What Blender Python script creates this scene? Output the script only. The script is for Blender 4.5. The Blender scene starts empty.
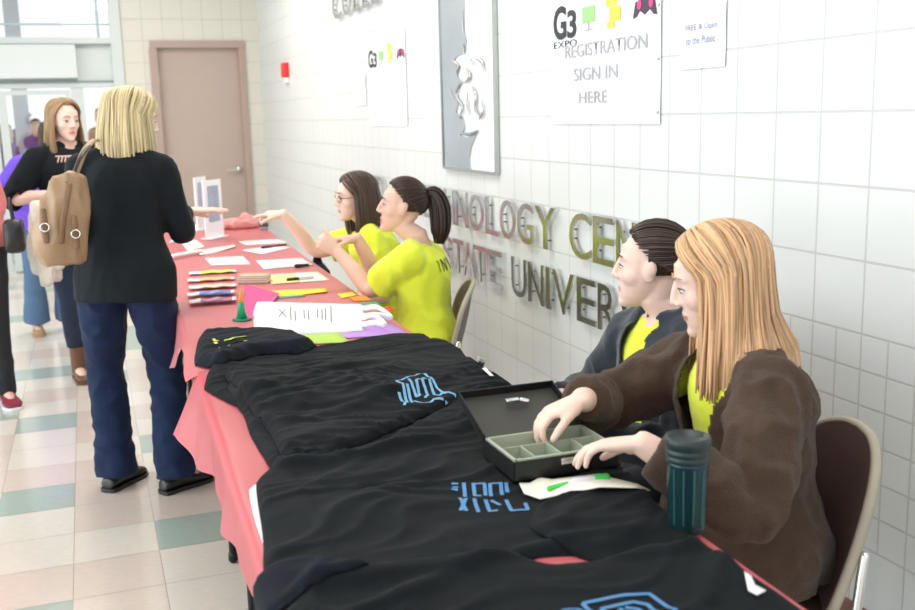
import bpy, bmesh, math, random
import numpy as np
from mathutils import Vector, Matrix, noise
from mathutils.bvhtree import BVHTree

SC = bpy.context.scene
COL = SC.collection
PI = math.pi
V = Vector
random.seed(11)
RNG = np.random.RandomState(5)

# ------------------------------------------------------------------ camera
H = 1.50
YAW, PITCH, ROLL, F = 0.34427, 0.1857, -0.02589, 1015.25
_right0 = V((math.cos(YAW), -math.sin(YAW), 0))
_fwd = V((math.sin(YAW) * math.cos(PITCH), math.cos(YAW) * math.cos(PITCH), -math.sin(PITCH)))
_up0 = _right0.cross(_fwd)
_right = _right0 * math.cos(ROLL) + _up0 * math.sin(ROLL)
_up = _up0 * math.cos(ROLL) - _right0 * math.sin(ROLL)
EYE = V((0, 0, H))
cam_d = bpy.data.cameras.new('camera')
cam = bpy.data.objects.new('camera', cam_d)
COL.objects.link(cam)
m = Matrix((( _right.x, _up.x, -_fwd.x, 0), (_right.y, _up.y, -_fwd.y, 0), (_right.z, _up.z, -_fwd.z, H), (0, 0, 0, 1)))
cam.matrix_world = m
cam_d.sensor_width = 36
cam_d.lens = F * 36 / 915
cam_d.clip_start = 0.05
cam_d.dof.use_dof = True
cam_d.dof.focus_distance = 2.9
cam_d.dof.aperture_fstop = 4.0
SC.camera = cam

# ------------------------------------------------------------------ light
world = bpy.data.worlds.new('daylight')
SC.world = world
world.use_nodes = True
_bg = world.node_tree.nodes['Background']
_bg.inputs[0].default_value = (0.96, 0.985, 1.0, 1)
_bg.inputs[1].default_value = 1.15

def area(name, loc, target, sx, sy, power, color):
    d = bpy.data.lights.new(name, 'AREA')
    d.shape = 'RECTANGLE'; d.size = sx; d.size_y = sy; d.energy = power; d.color = color
    o = bpy.data.objects.new(name, d); COL.objects.link(o)
    o.location = loc
    o.rotation_euler = (V(target) - V(loc)).to_track_quat('-Z', 'Y').to_euler()
    return o
area('window_daylight', (-4.5, 3.2, 1.55), (0.8, 3.2, 1.25), 7.0, 2.6, 175, (0.88, 0.96, 1.0))
area('ceiling_fill_front', (0.4, 1.6, 3.35), (0.4, 1.6, 0), 1.2, 1.2, 20, (1.0, 0.94, 0.86))  # all three ceiling lights are unseen, added as warm overhead fill
area('ceiling_fill_middle', (0.3, 5.0, 3.35), (0.3, 5.0, 0), 1.2, 1.2, 38, (1.0, 0.95, 0.88))
area('ceiling_fill_rear', (0.2, 8.6, 3.35), (0.2, 8.6, 0), 1.6, 1.6, 60, (1.0, 0.93, 0.82))

SC.view_settings.view_transform = 'Standard'
SC.view_settings.look = 'None'
SC.view_settings.gamma = 1
SC.view_settings.use_curve_mapping = False
SC.view_settings.exposure = 0.27

# ------------------------------------------------------------------ pixel rays (to read places off the photograph)
def ray(px, py):
    return _right * (px - 457.5) - _up * (py - 305) + _fwd * F
def onZ(px, py, z):
    d = ray(px, py); return EYE + d * ((z - H) / d.z)
def onX(px, py, x):
    d = ray(px, py); return EYE + d * (x / d.x)
def onY(px, py, y):
    d = ray(px, py); return EYE + d * (y / d.y)

# ------------------------------------------------------------------ materials
MATS = {}
def mat(name, color, rough=0.6, metal=0.0, var=0.0, scale=30, bump=0.0, sheen=0.0, trans=0.0, emit=None, spec=0.5, island=0.0, bscale=None, alpha=1.0, transl=0.0):
    if name in MATS: return MATS[name]
    M = bpy.data.materials.new(name); M.use_nodes = True
    nt = M.node_tree; b = nt.nodes['Principled BSDF']
    c = (*color, 1)
    b.inputs['Base Color'].default_value = c
    b.inputs['Roughness'].default_value = rough
    b.inputs['Metallic'].default_value = metal
    b.inputs['Specular IOR Level'].default_value = spec
    b.inputs['Sheen Weight'].default_value = sheen
    b.inputs['Transmission Weight'].default_value = trans
    b.inputs['Alpha'].default_value = alpha
    if emit:
        b.inputs['Emission Color'].default_value = (*emit[0], 1); b.inputs['Emission Strength'].default_value = emit[1]
    tc = nt.nodes.new('ShaderNodeTexCoord')
    if var > 0 or island > 0:
        n = nt.nodes.new('ShaderNodeTexNoise'); n.inputs['Scale'].default_value = scale; n.inputs['Detail'].default_value = 4
        nt.links.new(tc.outputs['Object'], n.inputs['Vector'])
        mr = nt.nodes.new('ShaderNodeMapRange')
        mr.inputs['To Min'].default_value = 1 - var; mr.inputs['To Max'].default_value = 1 + var
        nt.links.new(n.outputs['Fac'], mr.inputs['Value'])
        src = mr.outputs[0]
        if island > 0:
            g = nt.nodes.new('ShaderNodeNewGeometry')
            m2 = nt.nodes.new('ShaderNodeMapRange'); m2.inputs['To Min'].default_value = 1 - island; m2.inputs['To Max'].default_value = 1 + island
            nt.links.new(g.outputs['Random Per Island'], m2.inputs['Value'])
            mm = nt.nodes.new('ShaderNodeMath'); mm.operation = 'MULTIPLY'
            nt.links.new(src, mm.inputs[0]); nt.links.new(m2.outputs[0], mm.inputs[1]); src = mm.outputs[0]
        vm = nt.nodes.new('ShaderNodeVectorMath'); vm.operation = 'SCALE'
        vm.inputs[0].default_value = color
        nt.links.new(src, vm.inputs['Scale']); nt.links.new(vm.outputs[0], b.inputs['Base Color'])
    if bump > 0:
        n = nt.nodes.new('ShaderNodeTexNoise'); n.inputs['Scale'].default_value = bscale or scale * 4; n.inputs['Detail'].default_value = 5
        nt.links.new(tc.outputs['Object'], n.inputs['Vector'])
        bp = nt.nodes.new('ShaderNodeBump'); bp.inputs['Strength'].default_value = bump; bp.inputs['Distance'].default_value = 0.01
        nt.links.new(n.outputs['Fac'], bp.inputs['Height']); nt.links.new(bp.outputs[0], b.inputs['Normal'])
    if transl > 0:
        t = nt.nodes.new('ShaderNodeBsdfTranslucent'); t.inputs[0].default_value = c
        mx = nt.nodes.new('ShaderNodeMixShader'); mx.inputs[0].default_value = transl
        out = nt.nodes['Material Output']
        nt.links.new(b.outputs[0], mx.inputs[1]); nt.links.new(t.outputs[0], mx.inputs[2]); nt.links.new(mx.outputs[0], out.inputs[0])
    MATS[name] = M
    return M

def tile_mat(name, axes, w, h, origin, tile, grout, rough=0.35, mortar=0.0034, patch=None):
    """square glazed tiles laid on a grid of the world axes"""
    M = bpy.data.materials.new(name); M.use_nodes = True
    nt = M.node_tree; b = nt.nodes['Principled BSDF']; L = nt.links
    tc = nt.nodes.new('ShaderNodeTexCoord'); sp = nt.nodes.new('ShaderNodeSeparateXYZ'); L.new(tc.outputs['Object'], sp.inputs[0])
    cb = nt.nodes.new('ShaderNodeCombineXYZ')
    for k, ax in enumerate(axes):
        a = nt.nodes.new('ShaderNodeMath'); a.operation = 'SUBTRACT'; a.inputs[1].default_value = origin[k]
        L.new(sp.outputs[ax], a.inputs[0]); L.new(a.outputs[0], cb.inputs[k])
    def brick(w, h):
        br = nt.nodes.new('ShaderNodeTexBrick'); br.offset = 0; br.squash = 1
        br.inputs['Scale'].default_value = 1; br.inputs['Mortar Size'].default_value = mortar
        br.inputs['Brick Width'].default_value = w; br.inputs['Row Height'].default_value = h
        br.inputs['Color1'].default_value = (*tile, 1); br.inputs['Color2'].default_value = (*[t * 0.985 for t in tile], 1)
        br.inputs['Mortar'].default_value = (*grout, 1); br.inputs['Mortar Smooth'].default_value = 0.2
        L.new(cb.outputs[0], br.inputs['Vector']); return br
    br = brick(w, h); colr = br.outputs['Color']; fac = br.outputs['Fac']
    if patch:   # a band of quarter-size tiles: (axis0 max, z min, z max)
        b2 = brick(w / 2, h / 2)
        def cmp(sock, op, v):
            n = nt.nodes.new('ShaderNodeMath'); n.operation = op; n.inputs[1].default_value = v; L.new(sock, n.inputs[0]); return n.outputs[0]
        def mul(a, c):
            n = nt.nodes.new('ShaderNodeMath'); n.operation = 'MULTIPLY'; L.new(a, n.inputs[0]); L.new(c, n.inputs[1]); return n.outputs[0]
        f = mul(mul(cmp(sp.outputs[axes[0]], 'LESS_THAN', patch[0]), cmp(sp.outputs[axes[1]], 'GREATER_THAN', patch[1])), cmp(sp.outputs[axes[1]], 'LESS_THAN', patch[2]))
        mx = nt.nodes.new('ShaderNodeMix'); mx.data_type = 'RGBA'; L.new(f, mx.inputs[0]); L.new(colr, mx.inputs[6]); L.new(b2.outputs['Color'], mx.inputs[7]); colr = mx.outputs[2]
        mf = nt.nodes.new('ShaderNodeMix'); L.new(f, mf.inputs[0]); L.new(fac, mf.inputs[2]); L.new(b2.outputs['Fac'], mf.inputs[3]); fac = mf.outputs[0]
    L.new(colr, b.inputs['Base Color'])
    b.inputs['Roughness'].default_value = rough
    bp = nt.nodes.new('ShaderNodeBump'); bp.inputs['Strength'].default_value = 0.6; bp.inputs['Distance'].default_value = 0.003; bp.invert = True
    L.new(fac, bp.inputs['Height']); L.new(bp.outputs[0], b.inputs['Normal'])
    MATS[name] = M
    return M

# ------------------------------------------------------------------ object helpers
def obj(name, me, mt=None, parent=None, smooth=True, **props):
    if isinstance(me, bmesh.types.BMesh):
        bm = me; me = bpy.data.meshes.new(name); bm.to_mesh(me); bm.free()
    if mt is not None:
        for x in (mt if isinstance(mt, (list, tuple)) else [mt]): me.materials.append(x)
    if smooth is True:
        for p in me.polygons: p.use_smooth = True
    o = bpy.data.objects.new(name, me)
    COL.objects.link(o)
    if parent is not None:
        o.parent = parent
        if parent.get('_w'):        # vertices were written in world space: bring them to the thing's own origin
            me.transform(Matrix.Translation(-V(parent['_w'])))
    for k, v in props.items(): o[k] = v
    return o
def empty(name, loc=(0, 0, 0)):
    o = bpy.data.objects.new(name, None); COL.objects.link(o); o.location = loc
    o.empty_display_size = 0.05
    o['_w'] = tuple(loc)
    return o
def tag(o, label, cat, group=None):
    o['label'] = label; o['category'] = cat
    if group: o['group'] = group
    return o
def structure(o):
    o['kind'] = 'structure'; return o
def bevel(bm, w=0.004, seg=2):
    bmesh.ops.bevel(bm, geom=bm.edges[:], offset=w, segments=seg, affect='EDGES', profile=0.6, clamp_overlap=True)
def box(bm, c, s, rot=None, bw=0.0, mi=0):
    b2 = bmesh.new()
    bmesh.ops.create_cube(b2, size=1)
    for v in b2.verts: v.co = V((v.co.x * s[0], v.co.y * s[1], v.co.z * s[2]))
    if bw > 0: bevel(b2, bw)
    M = Matrix.Translation(c) @ (rot.to_4x4() if rot else Matrix())
    b2.transform(M)
    for f in b2.faces: f.material_index = mi
    me = bpy.data.meshes.new('t'); b2.to_mesh(me); b2.free(); bm.from_mesh(me); bpy.data.meshes.remove(me)
def ring_loft(bm, rings, seg=16, cap=True, mi=0):
    """rings: list of (centre, axis_a, axis_b) elliptical sections"""
    vs = []
    for c, a, b in rings:
        c, a, b = V(c), V(a), V(b)
        vs.append([bm.verts.new(c + a * math.cos(2 * PI * i / seg) + b * math.sin(2 * PI * i / seg)) for i in range(seg)])
    for k in range(len(vs) - 1):
        for i in range(seg):
            f = bm.faces.new((vs[k][i], vs[k][(i + 1) % seg], vs[k + 1][(i + 1) % seg], vs[k + 1][i])); f.material_index = mi
    if cap:
        f = bm.faces.new(vs[0][::-1]); f.material_index = mi
        f = bm.faces.new(vs[-1]); f.material_index = mi
def tube(bm, pts, rad, seg=10, flat=1.0, side=None, mi=0, round_ends=True):
    """tapered tube through points with hemispherical ends; flat squashes the second section axis"""
    pts = [V(p) for p in pts]
    if not isinstance(rad, (list, tuple)): rad = [rad] * len(pts)
    tang = []
    for i in range(len(pts)):
        a = pts[max(i - 1, 0)]; b = pts[min(i + 1, len(pts) - 1)]
        t = (b - a); tang.append(t.normalized() if t.length > 1e-9 else V((0, 0, 1)))
    s = V(side) if side is not None else V((1, 0, 0))
    if abs(tang[0].dot(s.normalized())) > 0.95: s = V((0, 1, 0)) if abs(tang[0].y) < .9 else V((0, 0, 1))
    a = (s - tang[0] * s.dot(tang[0])).normalized()
    rings = []
    fr = []
    for i, t in enumerate(tang):
        a = (a - t * a.dot(t))
        a = a.normalized() if a.length > 1e-6 else t.orthogonal().normalized()
        fr.append((a, t.cross(a)))
    if round_ends:
        for q in (0.25, 0.6, 0.87):
            k = math.sqrt(1 - (1 - q) ** 2)
            A, B = fr[0]; rings.append((pts[0] - tang[0] * rad[0] * (1 - q), A * rad[0] * k, B * rad[0] * k * flat))
    for p, r, (A, B) in zip(pts, rad, fr): rings.append((p, A * r, B * r * flat))
    if round_ends:
        for q in (0.87, 0.6, 0.25):
            k = math.sqrt(1 - (1 - q) ** 2)
            A, B = fr[-1]; rings.append((pts[-1] + tang[-1] * rad[-1] * (1 - q), A * rad[-1] * k, B * rad[-1] * k * flat))
    ring_loft(bm, rings, seg, mi=mi)
def ell(bm, c, r, rot=None, seg=20, mi=0):
    b2 = bmesh.new(); bmesh.ops.create_uvsphere(b2, u_segments=seg, v_segments=max(8, seg * 3 // 4), radius=1)
    M = Matrix.Translation(c) @ (rot.to_4x4() if rot else Matrix()) @ Matrix.Diagonal((r[0], r[1], r[2], 1))
    b2.transform(M)
    for f in b2.faces: f.material_index = mi
    me = bpy.data.meshes.new('t'); b2.to_mesh(me); b2.free(); bm.from_mesh(me); bpy.data.meshes.remove(me)
def sm(pts, n=6):
    """catmull-rom resampling of points"""
    pts = [V(p) for p in pts]
    P = [pts[0] * 2 - pts[1]] + pts + [pts[-1] * 2 - pts[-2]]
    out = []
    for i in range(1, len(P) - 2):
        for k in range(n):
            t = k / n
            out.append(0.5 * ((2 * P[i]) + (P[i + 1] - P[i - 1]) * t + (2 * P[i - 1] - 5 * P[i] + 4 * P[i + 1] - P[i + 2]) * t * t + (3 * P[i] - P[i - 1] - 3 * P[i + 1] + P[i + 2]) * t ** 3))
    out.append(pts[-1])
    return out
def rad_at(rads, n):
    out = []
    for i in range(n):
        x = i / (n - 1) * (len(rads) - 1); k = min(int(x), len(rads) - 2); out.append(rads[k] * (1 - (x - k)) + rads[k + 1] * (x - k))
    return out
def fuse(bm, voxel=0.006, smooth=4, factor=0.5, disp=None):
    """join overlapping closed shapes into one continuous surface"""
    me = bpy.data.meshes.new('f'); bm.to_mesh(me); bm.free()
    o = bpy.data.objects.new('f', me); COL.objects.link(o)
    md = o.modifiers.new('r', 'REMESH'); md.mode = 'VOXEL'; md.voxel_size = voxel; md.use_smooth_shade = True
    if smooth:
        s = o.modifiers.new('s', 'SMOOTH'); s.factor = factor; s.iterations = smooth
    dg = bpy.context.evaluated_depsgraph_get()
    r = bpy.data.meshes.new_from_object(o.evaluated_get(dg), depsgraph=dg)
    bpy.data.objects.remove(o); bpy.data.meshes.remove(me)
    r.materials.clear()
    if disp:
        nrm = [v.normal.copy() for v in r.vertices]
        for v, n in zip(r.vertices, nrm): v.co += n * disp(v.co)
    for p in r.polygons: p.use_smooth = True; p.material_index = 0
    return r
def folds(amp=0.004, s=(9, 9, 5), amp2=0.0015, seed=0.0):
    def f(c):
        p = V((c.x * s[0] + seed, c.y * s[1], c.z * s[2]))
        n = noise.noise(p); r = 1 - 2 * abs(n)
        return amp * (r - 0.5) + amp2 * noise.noise(c * 45)
    return f
def cut(me, test):
    bm = bmesh.new(); bm.from_mesh(me)
    bmesh.ops.delete(bm, geom=[f for f in bm.faces if test(f.calc_center_median())], context='FACES')
    bmesh.ops.delete(bm, geom=[v for v in bm.verts if not v.link_faces], context='VERTS')
    bm.to_mesh(me); bm.free(); return me
def quad(bm, pts, mi=0):
    f = bm.faces.new([bm.verts.new(V(p)) for p in pts]); f.material_index = mi; return f

def text_mesh(body, size=1.0, bold=0.0, extrude=0.0, align='LEFT', spacing=1.0):
    c = bpy.data.curves.new('txt', 'FONT'); c.body = body; c.size = size; c.offset = bold; c.extrude = extrude; c.align_x = align
    c.space_character = spacing; c.resolution_u = 4
    o = bpy.data.objects.new('txt', c); COL.objects.link(o)
    dg = bpy.context.evaluated_depsgraph_get(); dg.update()
    me = bpy.data.meshes.new_from_object(o.evaluated_get(dg), depsgraph=dg)
    bpy.data.objects.remove(o); bpy.data.curves.remove(c)
    me.materials.clear()
    return me
def fit_text(body, w, h, bold=0.0, extrude=0.0):
    """text scaled to fill a box w x h, lower left at the origin, in the xy plane"""
    me = text_mesh(body, 1.0, bold, extrude)
    xs = [v.co.x for v in me.vertices]; ys = [v.co.y for v in me.vertices]
    x0, x1, y0, y1 = min(xs), max(xs), min(ys), max(ys)
    for v in me.vertices:
        v.co.x = (v.co.x - x0) / (x1 - x0) * w; v.co.y = (v.co.y - y0) / (y1 - y0) * h
    return me

# ------------------------------------------------------------------ measures of the place
WX = 1.86            # right wall
YB = 11.32           # back wall
TZ = 0.75            # table cloth top
CEIL = 3.4
def tl(y): return 0.22 + 0.03 * (y - 1.7)       # left table edge
TW = 0.765

# ------------------------------------------------------------------ room shell
m_wall_tile = tile_mat('glazed_wall_tile', (1, 2), 0.1905, 0.1905, (2.265 - 0.1905 * 40, 1.481 - 0.1905 * 20), (0.72, 0.748, 0.742), (0.565, 0.585, 0.575), patch=(3.05, 0.34, 0.909))
m_back_tile = tile_mat('glazed_back_tile', (0, 2), 0.205, 0.22, (0.46, 0.13), (0.69, 0.67, 0.60), (0.52, 0.50, 0.45))
m_ceiling = mat('ceiling_white', (0.8, 0.8, 0.78), 0.9, var=0.03)
m_cove = mat('brown_cove_base', (0.22, 0.10, 0.07), 0.5)
m_alu = mat('pale_aluminium', (0.60, 0.66, 0.65), 0.4, 0.1, var=0.02)
m_alu_dark = mat('dark_gasket', (0.25, 0.30, 0.31), 0.6)  # dark trim lines along the header panel
m_alu_panel = mat('header_panel', (0.66, 0.72, 0.71), 0.45, 0.0, var=0.02, scale=3)
m_door = mat('mauve_painted_door', (0.47, 0.37, 0.325), 0.45, var=0.03, scale=6)
m_door_frame = mat('mauve_door_frame', (0.42, 0.315, 0.275), 0.45)
m_chrome = mat('polished_metal', (0.75, 0.76, 0.76), 0.18, 1.0)
m_brush = mat('brushed_steel', (0.50, 0.51, 0.50), 0.28, 1.0, var=0.1, scale=60)
m_white = mat('white_paper', (0.80, 0.81, 0.83), 0.7)
m_black = mat('black_plastic', (0.012, 0.012, 0.013), 0.4)

# floor: random checker of 0.285 m vinyl tiles in cream, pink beige and green
def floor_material():
    M = bpy.data.materials.new('vinyl_floor_tiles'); M.use_nodes = True
    nt = M.node_tree; b = nt.nodes['Principled BSDF']
    at = nt.nodes.new('ShaderNodeAttribute'); at.attribute_name = 'tile'
    n = nt.nodes.new('ShaderNodeTexNoise'); n.inputs['Scale'].default_value = 60; n.inputs['Detail'].default_value = 6
    tc = nt.nodes.new('ShaderNodeTexCoord'); mp = nt.nodes.new('ShaderNodeMapping'); mp.inputs['Scale'].default_value = (0.5, 2.2, 1)
    nt.links.new(tc.outputs['Object'], mp.inputs[0]); nt.links.new(mp.outputs[0], n.inputs['Vector'])
    mr = nt.nodes.new('ShaderNodeMapRange'); mr.inputs['To Min'].default_value = 0.86; mr.inputs['To Max'].default_value = 1.12
    nt.links.new(n.outputs['Fac'], mr.inputs['Value'])
    vm = nt.nodes.new('ShaderNodeVectorMath'); vm.operation = 'SCALE'
    nt.links.new(at.outputs['Color'], vm.inputs[0]); nt.links.new(mr.outputs[0], vm.inputs['Scale'])
    nt.links.new(vm.outputs[0], b.inputs['Base Color'])
    b.inputs['Roughness'].default_value = 0.16
    b.inputs['Specular IOR Level'].default_value = 0.6
    return M
bm = bmesh.new()
TS = 0.287
fx0, fy0 = 0.127 - TS * 16, 3.568 - TS * 20
lay = bm.loops.layers.float_color.new('tile')
CREAM, PINK, GREEN, GAP = (0.68, 0.64, 0.57), (0.63, 0.54, 0.48), (0.37, 0.445, 0.40), (0.42, 0.37, 0.33)
known = {}   # columns (0 = first column left of the seam at x=.127), rows counted from y=3.568
for (i, j, c) in [(0, -2, PINK), (0, -1, PINK), (0, 0, CREAM), (0, 1, PINK), (0, 2, PINK), (0, 3, PINK), (0, 4, CREAM), (0, 5, PINK), (0, 6, PINK), (0, 7, CREAM),
                  (1, -2, CREAM), (1, -1, CREAM), (1, 0, GREEN), (1, 1, PINK), (1, 2, PINK), (1, 3, CREAM), (1, 4, GREEN), (1, 5, CREAM), (1, 6, PINK),
                  (-1, -4, PINK), (-1, -3, CREAM), (-1, -2, GREEN), (-1, -1, PINK), (-1, 0, CREAM), (-1, 1, CREAM), (-1, 2, GREEN), (-1, 3, PINK), (-1, 4, CREAM), (-1, 5, CREAM), (-1, 6, GREEN), (-1, 7, CREAM), (-1, 8, PINK), (-1, 9, CREAM), (-1, 10, GREEN)]:
    known[(i, j)] = c
for i in range(0, 36):
    for j in range(0, 76):
        x, y = fx0 + i * TS, fy0 + j * TS
        if x + TS > WX + .3 or y > YB + 5.5: continue
        ci, cj = i - 15, j - 20
        c = known.get((ci, cj)) or random.Random(ci * 91 + cj * 7).choice([CREAM, CREAM, PINK, PINK, CREAM, PINK, CREAM, GREEN])
        g = 0.0011
        for (a, b_, cc, z) in ((x, y, c, 0.0),):
            f = quad(bm, [(x + g, y + g, 0), (x + TS - g, y + g, 0), (x + TS - g, y + TS - g, 0), (x + g, y + TS - g, 0)])
            for l in f.loops: l[lay] = (*c, 1)
f = quad(bm, [(fx0, fy0, -0.0008), (WX + .3, fy0, -0.0008), (WX + .3, YB + 5.6, -0.0008), (fx0, YB + 5.6, -0.0008)])
for l in f.loops: l[lay] = (*GAP, 1)
structure(obj('floor', bm, floor_material(), smooth=False))

def slab(name, c, s, mt, bw=0.0):
    bm = bmesh.new(); box(bm, c, s, bw=bw); return structure(obj(name, bm, mt, smooth=False))
slab('wall_right', (WX + 0.1, 5.2, 1.7), (0.2, 12.6, 3.4), m_wall_tile)
# back wall round the door opening and the entrance
bm = bmesh.new()
DX0, DX1, DZ = 0.791, 1.637, 2.258
EX1 = 0.455
box(bm, ((EX1 + DX0) / 2 + 0, YB + 0.1, 1.7), (DX0 - EX1, 0.2, 3.4))
box(bm, ((DX1 + WX) / 2, YB + 0.1, 1.7), (WX - DX1, 0.2, 3.4))
box(bm, ((DX0 + DX1) / 2, YB + 0.1, (DZ + 3.4) / 2), (DX1 - DX0, 0.2, 3.4 - DZ))
structure(obj('wall_back', bm, m_back_tile, smooth=False))
slab('ceiling', (-0.9, 5.3, CEIL + 0.05), (5.7, 12.6, 0.1), m_ceiling)
bm = bmesh.new(); box(bm, (WX - 0.006, 5.2, 0.085), (0.012, 12.2, 0.17), bw=0.004); structure(obj('baseboard_right', bm, m_cove, smooth=False))
bm = bmesh.new(); box(bm, (1.75, YB - 0.006, 0.06), (0.19, 0.012, 0.12), bw=0.003); box(bm, (0.585, YB - 0.006, 0.06), (0.24, 0.012, 0.12), bw=0.003)
structure(obj('baseboard_back', bm, m_cove, smooth=False))

# painted interior door in its frame
d1 = empty('door_1', ((DX0 + DX1) / 2, YB, 0)); d1['kind'] = 'structure'
bm = bmesh.new()
for x0, x1 in ((DX0 - 0.075, DX0 + 0.004), (DX1 - 0.004, DX1 + 0.062)): box(bm, ((x0 + x1) / 2, YB + 0.03, 1.128), (x1 - x0, 0.13, 2.256), bw=0.003)
box(bm, ((DX0 + DX1) / 2, YB + 0.03, 2.295), (DX1 - DX0 + 0.13, 0.13, 0.075), bw=0.003)
obj('door_frame', bm, m_door_frame, d1, smooth=False)
bm = bmesh.new(); box(bm, ((DX0 + DX1) / 2, YB + 0.075, 1.132), (DX1 - DX0 - 0.006, 0.045, 2.25), bw=0.003)
obj('door_leaf', bm, m_door, d1, smooth=False)
bm = bmesh.new()
hx = 1.565
tube(bm, [(hx, YB + 0.055, 0.965), (hx, YB + 0.035, 0.965)], 0.034, 18)
tube(bm, [(hx, YB + 0.035, 0.965), (hx, YB - 0.012, 0.965)], 0.012)
tube(bm, [(hx, YB - 0.012, 0.965), (hx - 0.12, YB - 0.012, 0.967)], 0.0115)
obj('door_handle', bm, m_chrome, d1)
bm = bmesh.new()
for z in (0.25, 1.1, 1.95): box(bm, (DX0 + 0.006, YB + 0.045, z), (0.02, 0.02, 0.11), bw=0.002)
obj('hinge_set', bm, m_brush, d1, smooth=False)

# glazed entrance
m_glass = bpy.data.materials.new('entrance_glass'); m_glass.use_nodes = True
nt = m_glass.node_tree; nt.nodes.clear()
o_ = nt.nodes.new('ShaderNodeOutputMaterial'); tr = nt.nodes.new('ShaderNodeBsdfTransparent'); gl = nt.nodes.new('ShaderNodeBsdfGlossy')
tr.inputs[0].default_value = (0.93, 0.97, 0.97, 1); gl.inputs['Roughness'].default_value = 0.02
mx = nt.nodes.new('ShaderNodeMixShader'); mx.inputs[0].default_value = 0.08
nt.links.new(tr.outputs[0], mx.inputs[1]); nt.links.new(gl.outputs[0], mx.inputs[2]); nt.links.new(mx.outputs[0], o_.inputs[0])
XL = -3.7
en = empty('trim_1', (0, YB, 0)); en['kind'] = 'structure'
bm = bmesh.new()
box(bm, ((0.345 + EX1) / 2, YB + 0.06, 1.7), (EX1 - 0.345, 0.16, 3.4), bw=0.004)              # right post
box(bm, ((XL + 0.345) / 2, YB + 0.05, 2.335), (0.345 - XL, 0.14, 0.065), bw=0.004)                # transom sill
box(bm, ((XL + 0.345) / 2, YB + 0.07, 1.895), (0.345 - XL, 0.10, 0.06), bw=0.003)              # head of the doors
box(bm, ((XL + 0.345) / 2, YB + 0.05, 3.3), (0.345 - XL, 0.14, 0.12), bw=0.004)
for x in (-1.9, -2.9, XL): box(bm, (x, YB + 0.06, 2.85), (0.07, 0.12, 1.0), bw=0.003)
box(bm, (-0.02 , YB + 0.07, 0.932), (0.13, 0.08, 1.862), bw=0.003)                              # mullion between door and sidelight
box(bm, (0.17, YB + 0.07, 0.10), (0.36, 0.06, 0.20), bw=0.003)
box(bm, (-1.72, YB + 0.07, 0.95), (0.09, 0.08, 1.86), bw=0.003)
obj('entrance_frame', bm, m_alu, en, smooth=False)
bm = bmesh.new(); box(bm, ((XL + 0.40) / 2, YB + 0.09, 2.12), (0.40 - XL, 0.06, 0.37), bw=0.003)
obj('header_panel', bm, m_alu_panel, en, smooth=False)
bm = bmesh.new(); box(bm, ((XL - 0.0) / 2, YB - 0.02, 2.125), (-0.0 - XL, 0.16, 0.33), bw=0.006)
op = obj('door_operator_housing', bm, m_alu_panel, en, smooth=False)
bm = bmesh.new(); ell(bm, (-0.135, YB - 0.03, 1.945), (0.03, 0.03, 0.022)); obj('motion_sensor', bm, m_white, op)
bm = bmesh.new(); box(bm, ((XL + 0.40) / 2, YB - 0.005, 2.298), (0.40 - XL, 0.02, 0.012)); box(bm, ((XL + 0.40) / 2, YB + 0.02, 1.925), (0.40 - XL, 0.02, 0.02))
obj('gasket', bm, m_alu_dark, en, smooth=False)
for nm, x0, x1, z0, z1 in (('window_1', XL, 0.345, 2.37, 3.24), ('window_2', 0.05, 0.345, 0.2, 1.86)):
    bm = bmesh.new(); box(bm, ((x0 + x1) / 2, YB + 0.08, (z0 + z1) / 2), (x1 - x0, 0.008, z1 - z0)); structure(obj(nm, bm, m_glass, smooth=False))
bm = bmesh.new(); box(bm, ((XL + 0.345) / 2, YB + 0.08, 2.50), (0.345 - XL, 0.03, 0.022), bw=0.002)
for x in (0.235,): box(bm, (x, YB + 0.08, 2.8), (0.03, 0.04, 0.88), bw=0.002)
obj('transom_glazing_bar', bm, mat('blue_grey_alloy', (0.42, 0.52, 0.56), 0.4), en, smooth=False)
for k, (x0, x1) in enumerate(((-0.78, -0.09), (-1.66, -0.80))):
    d = empty('door_%d' % (k + 2), ((x0 + x1) / 2, YB, 0)); d['kind'] = 'structure'
    bm = bmesh.new()
    for xa, xb in ((x0, x0 + 0.08), (x1 - 0.05, x1)): box(bm, ((xa + xb) / 2, YB + 0.06, 0.93), (xb - xa, 0.05, 1.84), bw=0.003)
    box(bm, ((x0 + x1) / 2 + 0.015, YB + 0.06, 1.825), (x1 - x0 - 0.128, 0.048, 0.05), bw=0.003); box(bm, ((x0 + x1) / 2 + 0.015, YB + 0.06, 0.12), (x1 - x0 - 0.128, 0.048, 0.22), bw=0.003)
    obj('door_stile_frame', bm, m_alu, d, smooth=False)
    bm = bmesh.new(); box(bm, ((x0 + x1) / 2, YB + 0.06, 1.0), (x1 - x0 - 0.1, 0.008, 1.6)); obj('door_glass', bm, m_glass, d, smooth=False)
    bm = bmesh.new(); tube(bm, [(x0 + 0.04, YB + 0.0, 0.97), (x1 - 0.04, YB + 0.0, 0.97)], 0.014)
    for x in (x0 + 0.05, x1 - 0.05): box(bm, (x, YB + 0.02, 0.97), (0.04, 0.06, 0.05), bw=0.004)
    obj('push_bar', bm, m_brush, d)
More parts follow.
